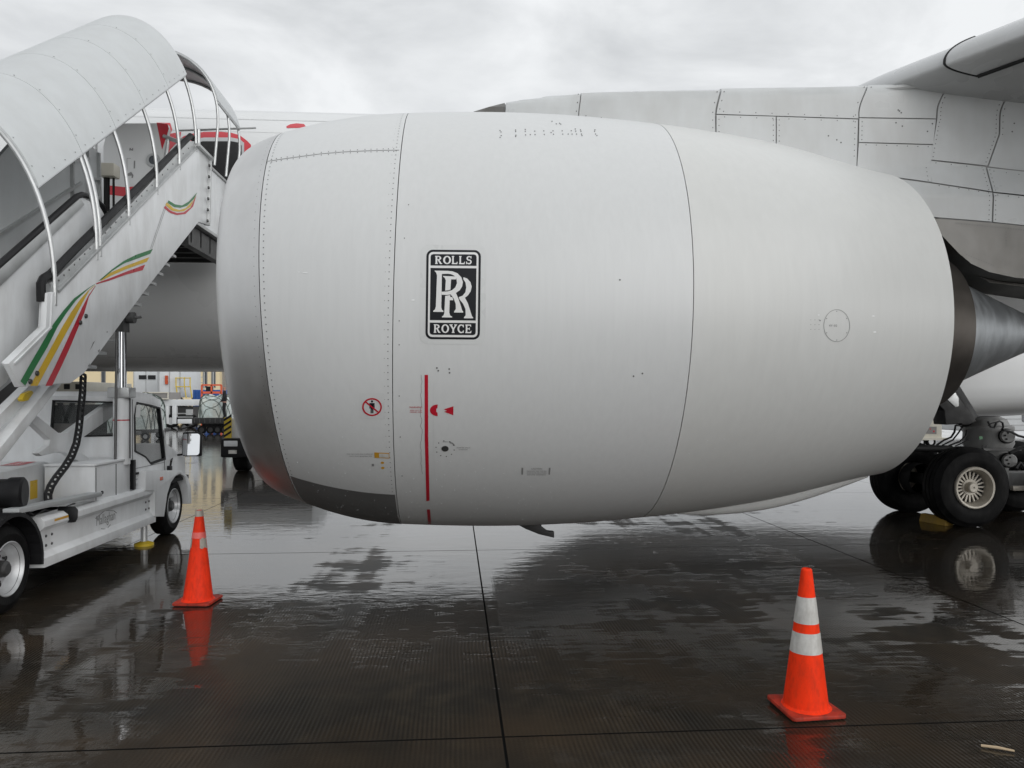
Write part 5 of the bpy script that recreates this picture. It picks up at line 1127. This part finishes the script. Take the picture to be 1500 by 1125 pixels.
# vehicles
def wheelset(t, pts, r, w, ax=(0, 1, 0), rim='truck_rim'):
    for p in pts:
        m = MB(); m.lathe([(-w/2, r*.55), (-w/2, r*.9), (-w/2+.03, r), (w/2-.03, r), (w/2, r*.9), (w/2, r*.55)], p, ax, 20, close=True); o = build(m, 'wheel', 'tyre', t, smooth=True)
        m = MB(); m.lathe([(-w/2+.02, 0), (-w/2+.02, r*.56), (w/2-.02, r*.56), (w/2-.02, 0)], p, ax, 16); build(m, 'rim', rim, o, smooth=True)
def box_truck(px0, px1, dep, label, top=9.0, cabside=1):
    x0, x1, y0, y1, _, _ = span(px0, px1, 500, 600, dep, 5.0)
    t = thing('catering_truck', label, 'truck', ((x0+x1)/2, y0, 0), 'catering trucks by the terminal')
    m = MB(); m.box(x0, x1, y0, y1, 2.15, 5.1); bd = build(m, 'cargo_box', 'box_white', t, bevel=.05)
    m = MB(); 
    for xx in (x0 + .03, x1 - .03, (x0+x1)/2): m.box(xx - .03, xx + .03, y0 - .04, y0 + .01, 2.2, 5.05)
    build(m, 'box_rib', 'alu', bd)
    m = MB(); m.box(x0 + .1, x1 - .1, y0 + .1, y1, .8, 1.1); build(m, 'chassis', 'steel_dark', t)
    m = MB()
    for s_ in (0, 1): m.bar((x0 + .2, y0 + .3 + s_ * 4, 1.0), (x1 - .2, y0 + .3 + s_ * 4, 2.15), .12, .12); m.bar((x1 - .2, y0 + .3 + s_ * 4, 1.0), (x0 + .2, y0 + .3 + s_ * 4, 2.15), .12, .12)
    build(m, 'scissor_lift', 'steel_dark', t)
    wheelset(t, [(x0 + .5, y0 + .2, .5), (x1 - .5, y0 + .2, .5), (x0 + .5, y1 - .3, .5), (x1 - .5, y1 - .3, .5)], .5, .3)
    return t, (x0, x1, y0, y1)
t, e = box_truck(196, 231.5, 66, 'white high-lift catering truck with two dark top vents, farther left of the pair')
q = MB()
for px in (204, 217): xx = at(px, 550, 66).x; q.box(xx, xx + .62, e[2] - .06, e[2] + .02, 3.7, 4.05)
build(q, 'roof_vent', 'black_void', t)
q = MB(); xx = (e[0]+e[1])/2; q.box(xx - .9, xx + .9, e[2] - .03, e[2] + .01, 2.5, 2.53); build(q, 'tail_seam', 'grey_print', t)
t, e = box_truck(233, 264, 62, 'plain white catering truck with yellow handrails, nearer the engine')
q = MB()
for xx in (e[1] - .1, e[1] + .55, e[1] + 1.0): q.tube([(xx, e[2] - .3, 2.1), (xx - .15, e[2] - .3, 3.1), (xx - .15, e[2] - .3, 3.75)], .045, 6)
for zz in (3.0, 3.7): q.tube([(e[1] - .3, e[2] - .3, zz), (e[1] + .9, e[2] - .3, zz)], .04, 6)
build(q, 'handrail', 'yellow_paint', t, smooth=True)
q = MB(); q.box(e[1] - 1.15, e[1] - .95, e[2] - .2, e[2] - .05, 3.2, 3.9); build(q, 'tail_lamp', 'amber', t)
# cargo loader in front of them
x0, x1, y0, y1, _, z1 = span(222, 282, 583, 625, 54, 2.4)
ld = thing('cargo_loader', 'white cargo loader with open machinery bay in front of the catering trucks', 'loader', ((x0+x1)/2, y0, 0))
for a, b_ in ((0, .30), (.34, .42), (.50, .60)): m = MB(); m.box(x0 + (x1-x0)*a, x0 + (x1-x0)*b_, y0, y1, .28, 1.55); build(m, 'body_panel', 'box_white', ld, bevel=.03)
m = MB(); m.box(x0, x1, y0 + .1, y1, 1.55, 2.0); m.box(x0 + (x1-x0)*.62, x1, y0 + .05, y1, .3, .62); build(m, 'deck', 'box_white', ld, bevel=.03)
m = MB(); m.box(x0 + (x1-x0)*.30, x1 - .1, y0 + .3, y1 - .1, .5, 1.5); build(m, 'machinery', 'gear_dark', ld)
m = MB()
for zz in (.75, 1.0): m.tube([(x0 + (x1-x0)*.62, y0 + .12, zz), (x1 - .05, y0 + .12, zz)], .05, 6)
m.box(x1 - .5, x1 - .1, y0 + .05, y0 + .3, .9, 1.3); build(m, 'pipe', 'alu', ld)
m = MB(); m.box(x0 - .5, x0 + 1.2, y0 - .1, y1, 2.02, 2.5); ps = build(m, 'platform_lift', 'wall_grey', ld, bevel=.02)
m = MB(); m.bar((x0 - .5, y0 - .12, 2.48), (x0 + 1.25, y0 - .12, 2.48), .08, .08); m.bar((x0 + 1.2, y0 - .12, 2.05), (x0 + 1.2, y0 - .12, 2.5), .07, .07); m.bar((x0 + .5, y0 - .12, 2.04), (x0 + 1.25, y0 - .12, 2.04), .08, .08); build(m, 'platform_edge', 'cream_paint', ps)
m = MB()
for zz in (1.25, .95, .65): m.box(x0 + .22, x0 + .4, y0 - .03, y0 + .02, zz, zz + .16)
build(m, 'control_port', 'black_void', ld)
wheelset(ld, [(x0 + (x1-x0)*.46, y0 + .2, .48), (x0 + (x1-x0)*.9, y0 + .5, .48)], .48, .3)
# stair tower frame behind
a = at(284, 600, 70); m = MB()
lt = thing('access_ladder', 'light steel access ladder standing in front of the cream wall', 'ladder', (a.x, a.y, 0))
for xx in (a.x, a.x + .9, a.x + 1.7): m.tube([(xx, a.y, 0), (xx, a.y, 4.6)], .05, 6)
build(m, 'upright', 'alu', lt)
m = MB()
for k in range(8): m.tube([(a.x, a.y, .5 + k * .5), (a.x + .9, a.y, .5 + k * .5)], .03, 5)
build(m, 'rungs', 'alu', lt, kind='stuff'); m = MB(); m.box(a.x - .1, a.x + 1.8, a.y - .3, a.y + .3, 2.0, 2.14); build(m, 'landing', 'steel_dark', lt)
# orange barrier frame, blue container
s = span(296, 324, 564, 575, 58, .3); bf = thing('barrier_frame', 'orange painted steel barrier frame above the netted cargo', 'barrier', ((s[0]+s[1])/2, s[2], 0))
m = MB(); x0, x1, y0, y1, z0, z1 = s
m.bar((x0, y0, z1), (x1, y0, z1), .12, .12); m.bar((x0, y0, z0), (x1, y0, z0), .12, .16); 
for xx in (x0, (x0+x1)/2, x1): m.bar((xx, y0, 0), (xx, y0, z1), .12, .12)
build(m, 'frame', 'orange_paint', bf); m = MB(); m.box(x0 + .3, x0 + .8, y0 - .02, y0 + .1, z0 + .1, z1 - .1); build(m, 'warning_plate', 'black_plastic', bf)
s = span(283, 322, 571, 606, 62, 2.0); m = MB(); bbox(m, s, .35); bc = thing('freight_container', 'blue open freight container behind the netted cargo', 'container', ((s[0]+s[1])/2, s[2], 0)); build(m, 'shell', 'blue_paint', bc, bevel=.03)
m = MB()
for k in range(9): xx = s[0] + (s[1]-s[0]) * (k + .5) / 9; m.box(xx - .05, xx + .05, s[2] - .06, s[2] + .02, .4, s[5] - .05)
build(m, 'rib', 'blue_paint', bc); wheelset(bc, [(s[0] + .4, s[2] + .2, .18), (s[1] - .4, s[2] + .2, .18)], .18, .12)
# netted cargo loads
def cargo(px0, px1, py0, py1, dep, depth, label, zb=None, parent_dolly=True):
    x0, x1, y0, y1, z0, z1 = span(px0, px1, py0, py1, dep, depth)
    if zb is not None: z0 = zb
    c = Vector(((x0+x1)/2, (y0+y1)/2, z0)); hx, hy, hz_ = (x1-x0)/2, depth/2, z1 - z0
    t = thing('netted_cargo', label, 'cargo', (c.x, c.y, z0), 'plastic-wrapped air cargo under nets')
    rnd = random.Random(int(px0)); ph = [rnd.uniform(0, 6) for _ in range(6)]
    def sf(u, v, off=0):                                  # u round, v from base to crown
        e_ = .42; cu, su = math.cos(u), math.sin(u); cv, sv = math.cos(v), math.sin(v)
        k = 1 + .06 * math.sin(3*u + ph[0]) * math.cos(2*v + ph[1]) + .04 * math.sin(7*u + ph[2] + 3*v)
        p = lambda a, q_: math.copysign(abs(a) ** q_, a)
        return Vector((c.x + (hx*k*.96 + off) * p(cu, e_) * p(cv, .35), c.y + (hy*k*.96 + off) * p(su, e_) * p(cv, .35), z0 + (hz_ * (.97 + .05*math.sin(2*u + ph[3])) + off) * p(sv, .6)))
    m = MB(); NU, NV = 48, 14
    for j in range(NV + 1):
        for i in range(NU): m.v.append(sf(2*math.pi*i/NU, math.pi/2*j/NV*.985))
    for j in range(NV): m.f += [(j*NU+i, j*NU+(i+1) % NU, (j+1)*NU+(i+1) % NU, (j+1)*NU+i) for i in range(NU)]
    m.f.append(tuple(NV*NU+i for i in range(NU))); build(m, 'wrapped_load', 'wrap', t, smooth=True)
    m = MB()
    for k in range(14):
        for s_ in (-1, 1): m.tube([sf(2*math.pi*k/14 + s_*j*.16, math.pi/2*j/8*.95, .02) for j in range(9)], .016, 4)
    build(m, 'net', 'net', t, kind='stuff')
    return t, (x0, x1, y0, y1, z0)
t, e = cargo(287, 331, 578, 612, 45, 1.9, 'clear-wrapped netted cargo load standing on the low black dolly', .95)
dl = thing('cargo_dolly', 'low black cargo dolly carrying the netted load near the engine lip', 'dolly', ((e[0]+e[1])/2, e[2], 0))
m = MB(); m.box(e[0] - .15, e[1] + .5, e[2] - .15, e[3] + .15, .74, .95); m.box(e[0] - .15, e[1] + .5, e[2] - .18, e[2] - .15, .60, .93); build(m, 'deck', 'gear_dark', dl, bevel=.02)
m = MB()
for k in range(7): xx = e[0] + (e[1]-e[0]) * k / 6; m.tube([(xx, e[2] - .19, .66), (xx, e[2] - .19, .9)], .03, 6)
build(m, 'roller_ends', 'steel_dark', dl, kind='stuff')
m = MB(); m.tube([(e[0] - .1, e[2] + .5, .6), (e[0] - .7, e[2] + .5, .35), (e[0] - 1.0, e[2] + .5, .3)], .05, 6); m.box(e[0] + .3, e[1] - .1, e[2] + .2, e[2] + .4, .35, .74); build(m, 'tow_bar', 'gear_dark', dl)
wheelset(dl, [(e[0] + .35, e[2] + .05, .25), (e[0] + .85, e[2] + .05, .25), (e[1] - .5, e[2] + .05, .25), (e[1] - .1, e[2] + .05, .25)], .25, .16, rim='gear_dark')
t, e = cargo(120, 175, 572, 600, 34, 2.0, 'white sheeted netted cargo behind the stairs truck cab', .55)
def pallet(e, label):
    d_ = thing('pallet_trailer', label, 'trailer', ((e[0]+e[1])/2, e[2], 0)); m = MB(); m.box(e[0] - .1, e[1] + .1, e[2] - .1, e[3] + .1, .38, e[4]); build(m, 'deck', 'steel_dark', d_, bevel=.02)
    wheelset(d_, [(e[0] + .4, e[2] + .1, .2), (e[1] - .4, e[2] + .1, .2), (e[0] + .4, e[3] - .1, .2), (e[1] - .4, e[3] - .1, .2)], .2, .14)
pallet(e, 'flat steel trailer under the white sheeted cargo behind the cab')
t, e = cargo(178, 224, 576, 604, 38, 2.0, 'green-tinted wrapped cargo seen through the cab side window', .55)
pallet(e, 'flat steel trailer under the green-tinted cargo beside the cab')
# far loader with its name, seen under the stairs
x0, x1, y0, y1, z0, z1 = span(-70, 58, 592, 660, 21, 3.2)
cm = thing('cargo_lift', 'cream cargo lift marked COMMANDER 15 seen under the stair beams', 'loader', ((x0+x1)/2, y0, 0))
m = MB(); m.box(x0, x1, y0, y1, .62, 2.0); bd = build(m, 'body', 'cream_paint', cm, bevel=.04)
fc = lambda a, b_: Vector((on_y(a, b_, y0 - .003).x, y0 - .003, on_y(a, b_, y0 - .003).z))
q = MB(); put_text(q, 'COMMANDER 15', fc, 29, 655.5, 52, 5.0); build(q, 'name_print', 'black_print', bd, kind='stuff', fixn=False)
q = MB(); q.patch(zc(rrect(285, 716, 362, 752, 16), 0, 540, 7.03), fc, 99, depth=(0, .01, 0)); q.v = [p - Vector((0, .02, 0)) for p in q.v]; build(q, 'marker_lamp', 'amber', bd)
q = MB(); q.patch(zc([(290, 590), (365, 590), (362, 638), (288, 636)], 0, 540, 7.03), fc, 99); build(q, 'door_catch', 'alu', bd, fixn=False)
m = MB(); m.box(x0, x1 + .05, y0 + .1, y1, .42, .60); m.box(x1 + .02, x1 + .35, y0 + .4, y1, .7, 1.9); build(m, 'chassis', 'gear_dark', cm)
m = MB(); m.box(x0, x1 + 1.1, y0 - .1, y1, 2.28, 2.55); m.box(x0, x1 + .9, y0, y0 + .1, 2.03, 2.2); build(m, 'bridge', 'cream_paint', cm, bevel=.02)
m = MB()
for k in range(12): m.box(x1 + .95 - k * .3, x1 + 1.10 - k * .3, y0 - .12, y0 - .09, 2.34, 2.48)
build(m, 'roller_slots', 'black_void', cm, kind='stuff')
m = MB(); m.bar((x1 + .2, y0 + .3, .6), (x1 + .8, y0 + .3, 2.3), .1, .1); m.bar((x1 + .9, y0 + .3, .6), (x1 + .2, y0 + .3, 2.3), .1, .1); build(m, 'lift_arm', 'gear_dark', cm)
wheelset(cm, [(x0 + .8, y0 + .2, .4), (x1 - .5, y0 + .2, .4)], .4, .3)
# tow tractor half hidden behind the engine lip
a = on_z(345, 694); tx, ty = a.x - .35, a.y
tt = thing('tow_tractor', 'white aircraft tow tractor with yellow and black striped corner behind the engine lip', 'tractor', (tx + 1.2, ty + 2.5, 0))
m = MB(); m.prism([(tx, ty + .25, .72), (tx, ty + .12, 1.3), (tx + .05, ty + .25, 1.55), (tx + 2.4, ty + .25, 1.55), (tx + 2.4, ty + .12, 1.3), (tx + 2.4, ty + .25, .72)], (0, 5.2, 0)); bd = build(m, 'body', 'box_white', tt, bevel=.06)
m = MB(); m.box(tx - .05, tx + 2.45, ty - .05, ty + .3, .45, .98); bp = build(m, 'bumper', 'black_plastic', tt, bevel=.06)
m = MB(); m.box(tx + .05, tx + .42, ty - .075, ty - .03, .76, .92); build(m, 'headlamp', 'lamp_glass', bp, bevel=.02)
m = MB(); m.box(tx + .18, tx + .40, ty - .07, ty - .04, .56, .66); build(m, 'number_plate', 'band_white', bp)
pan = MB(); pan.box(tx + .02, tx + .22, ty + .06, ty + .10, .99, 1.56); sp_ = build(pan, 'hazard_panel', 'yellow_paint', tt)
m = MB()
for k in range(4): zz = 1.0 + k * .15; m.add([(tx + .02, ty + .054, zz), (tx + .22, ty + .054, zz + .13), (tx + .22, ty + .054, zz + .20), (tx + .02, ty + .054, zz + .07)], [(0, 1, 2, 3)])
build(m, 'hazard_stripe', 'black_print', sp_, kind='stuff')
m = MB(); m.box(tx + .3, tx + 2.1, ty + 3.0, ty + 4.6, 1.5, 2.0); build(m, 'cab', 'box_white', tt, bevel=.08)
wheelset(tt, [(tx + .32, ty + .95, .5), (tx + 2.1, ty + .95, .5), (tx + .32, ty + 4.4, .5), (tx + 2.1, ty + 4.4, .5)], .5, .4, (1, 0, 0))
# ground power unit and bus seen past the landing gear
x0, x1, y0, y1, z0, z1 = span(1338, 1381, 607, 645, 33, 1.8)
gp = thing('ground_power_unit', 'cream ground power unit with red-lit control panel behind the landing gear', 'generator', ((x0+x1)/2, y0, 0))
m = MB(); m.prism([(x0, y0, .38), (x1, y0, .38), (x1, y0, z1 + .05), (x1 - .25, y0, z1 + .12), (x1 - .45, y0, z1 + .5), (x0, y0, z1 + .55)], (0, 1.8, 0)); bd = build(m, 'housing', 'cream_paint', gp, bevel=.04)
fc2 = lambda a, b_: Vector((on_y(a, b_, y0 - .004).x, y0 - .004, on_y(a, b_, y0 - .004).z)); q = MB(); q.patch(zc([(150, 515), (302, 515), (298, 618), (140, 612)], 1340, 570, 9.375), fc2, 99); build(q, 'control_panel', 'wall_grey', bd, fixn=False)
q = MB()
for cx, cy, r in ((260, 580, 14), (212, 548, 10), (170, 556, 10)): q.patch([(1340 + (cx + r * math.cos(t_))/9.375, 570 + (cy + r*math.sin(t_))/9.375) for t_ in lin(0, 5.6, 10)], lambda a, b_: fc2(a, b_) - Vector((0, .006, 0)), 99)
build(q, 'panel_lamp', 'stripe_red', bd, fixn=False); m = MB(); m.box(x0 - .1, x1 + .15, y0 - .1, y0 + 1.9, .30, .40); build(m, 'base_frame', 'cream_paint', gp); wheelset(gp, [(x0 + .4, y0 + .2, .22), (x1 - .4, y0 + .2, .22)], .22, .16)
x0, x1, y0, y1, z0, z1 = span(1412, 1640, 601, 650, 42, 3.0)
bs = thing('airport_bus', 'long white apron bus at the right behind the landing gear', 'bus', ((x0+x1)/2, y0, 0))
m = MB(); m.box(x0, x1, y0, y1, .30, 2.9); bd = build(m, 'body', 'box_white', bs, bevel=.12)
m = MB()
for zz in (.62, .95, 1.2): m.box(x0 + .1, x1 - .1, y0 - .015, y0 + .01, zz, zz + .02)
build(m, 'trim_line', 'grey_print', bd, kind='stuff')
for k in range(5): xx = at(1495, 620, 42).x + k * 1.45; m = MB(); m.prism([(a, y0 - .012, b_) for a, b_ in rrect(xx, .78, xx + .85, 1.5, .12)], (0, .03, 0)); build(m, 'window', 'win_dark', bd)
wheelset(bs, [(x0 + 1.6, y0 + .2, .45), (x1 - 1.4, y0 + .2, .45)], .45, .3)
# handler standing on the dolly
pp = at(329, 612, 44.6); bx0, by0, bz0 = pp.x, pp.y, .95; hh = 1.86
sk = {'pelvis': (0, 0, .52, .085), 'spine': (0, 0, .66, .085), 'chest': (0, 0, .78, .10), 'neck': (0, -.005, .865, .036), 'head': (0, -.015, .925, .055), 'crown': (0, -.012, .97, .045),
      'hipl': (-.05, 0, .50, .062), 'kneel': (-.055, -.03, .28, .042), 'anklel': (-.055, .01, .04, .028), 'toel': (-.055, -.06, .02, .022), 'hipr': (.05, 0, .50, .062), 'kneer': (.055, -.005, .28, .042), 'ankler': (.055, .02, .04, .028), 'toer': (.055, -.05, .02, .022),
      'shl': (-.105, 0, .81, .042), 'elbl': (-.13, -.02, .64, .032), 'wrl': (-.10, -.09, .52, .024), 'hal': (-.09, -.11, .49, .024), 'shr': (.105, 0, .81, .042), 'elbr': (.135, -.01, .65, .032), 'wrr': (.11, -.06, .52, .024), 'har': (.105, -.075, .485, .024)}
ed = [('pelvis', 'spine'), ('spine', 'chest'), ('chest', 'neck'), ('neck', 'head'), ('head', 'crown'), ('pelvis', 'hipl'), ('hipl', 'kneel'), ('kneel', 'anklel'), ('anklel', 'toel'), ('pelvis', 'hipr'), ('hipr', 'kneer'), ('kneer', 'ankler'), ('ankler', 'toer'), ('chest', 'shl'), ('shl', 'elbl'), ('elbl', 'wrl'), ('wrl', 'hal'), ('chest', 'shr'), ('shr', 'elbr'), ('elbr', 'wrr'), ('wrr', 'har')]
ks_ = list(sk); me = bpy.data.meshes.new('person'); me.from_pydata([Vector(sk[k][:3]) * hh for k in ks_], [(ks_.index(a), ks_.index(b_)) for a, b_ in ed], [])
po = bpy.data.objects.new('person', me); COL.objects.link(po); po.location = (bx0, by0, bz0); po.rotation_euler[2] = R(-70)
sm = po.modifiers.new('skin', 'SKIN'); sm.use_smooth_shade = True; po.modifiers.new('sub', 'SUBSURF').levels = 2; po.modifiers['sub'].render_levels = 2
for i, k in enumerate(ks_): me.skin_vertices[0].data[i].radius = (sk[k][3] * hh * .9,) * 2
me.skin_vertices[0].data[0].use_root = True
m_ = bpy.data.materials.new('person_wear'); m_.use_nodes = True; N, L = m_.node_tree.nodes, m_.node_tree.links
tcn = N.new('ShaderNodeTexCoord'); sz = N.new('ShaderNodeSeparateXYZ'); L.new(tcn.outputs['Object'], sz.inputs[0]); rp = N.new('ShaderNodeValToRGB'); rp.color_ramp.interpolation = 'CONSTANT'
dv = N.new('ShaderNodeMath'); dv.operation = 'DIVIDE'; dv.inputs[1].default_value = hh; L.new(sz.outputs['Z'], dv.inputs[0]); L.new(dv.outputs[0], rp.inputs['Fac'])
E_ = rp.color_ramp.elements; E_[0].color = (.012, .012, .014, 1); E_[1].position = .855; E_[1].color = (.42, .22, .17, 1)
for p_, c_ in ((.475, (.42, .24, .19)), (.508, (.014, .014, .017)), (.955, (.02, .015, .012))): n_ = E_.new(p_); n_.color = (*c_, 1)
L.new(rp.outputs[0], N['Principled BSDF'].inputs['Base Color']); N['Principled BSDF'].inputs['Roughness'].default_value = .8
me.materials.append(m_); tagp(po, 'person in dark clothing standing on the black cargo dolly', 'person')
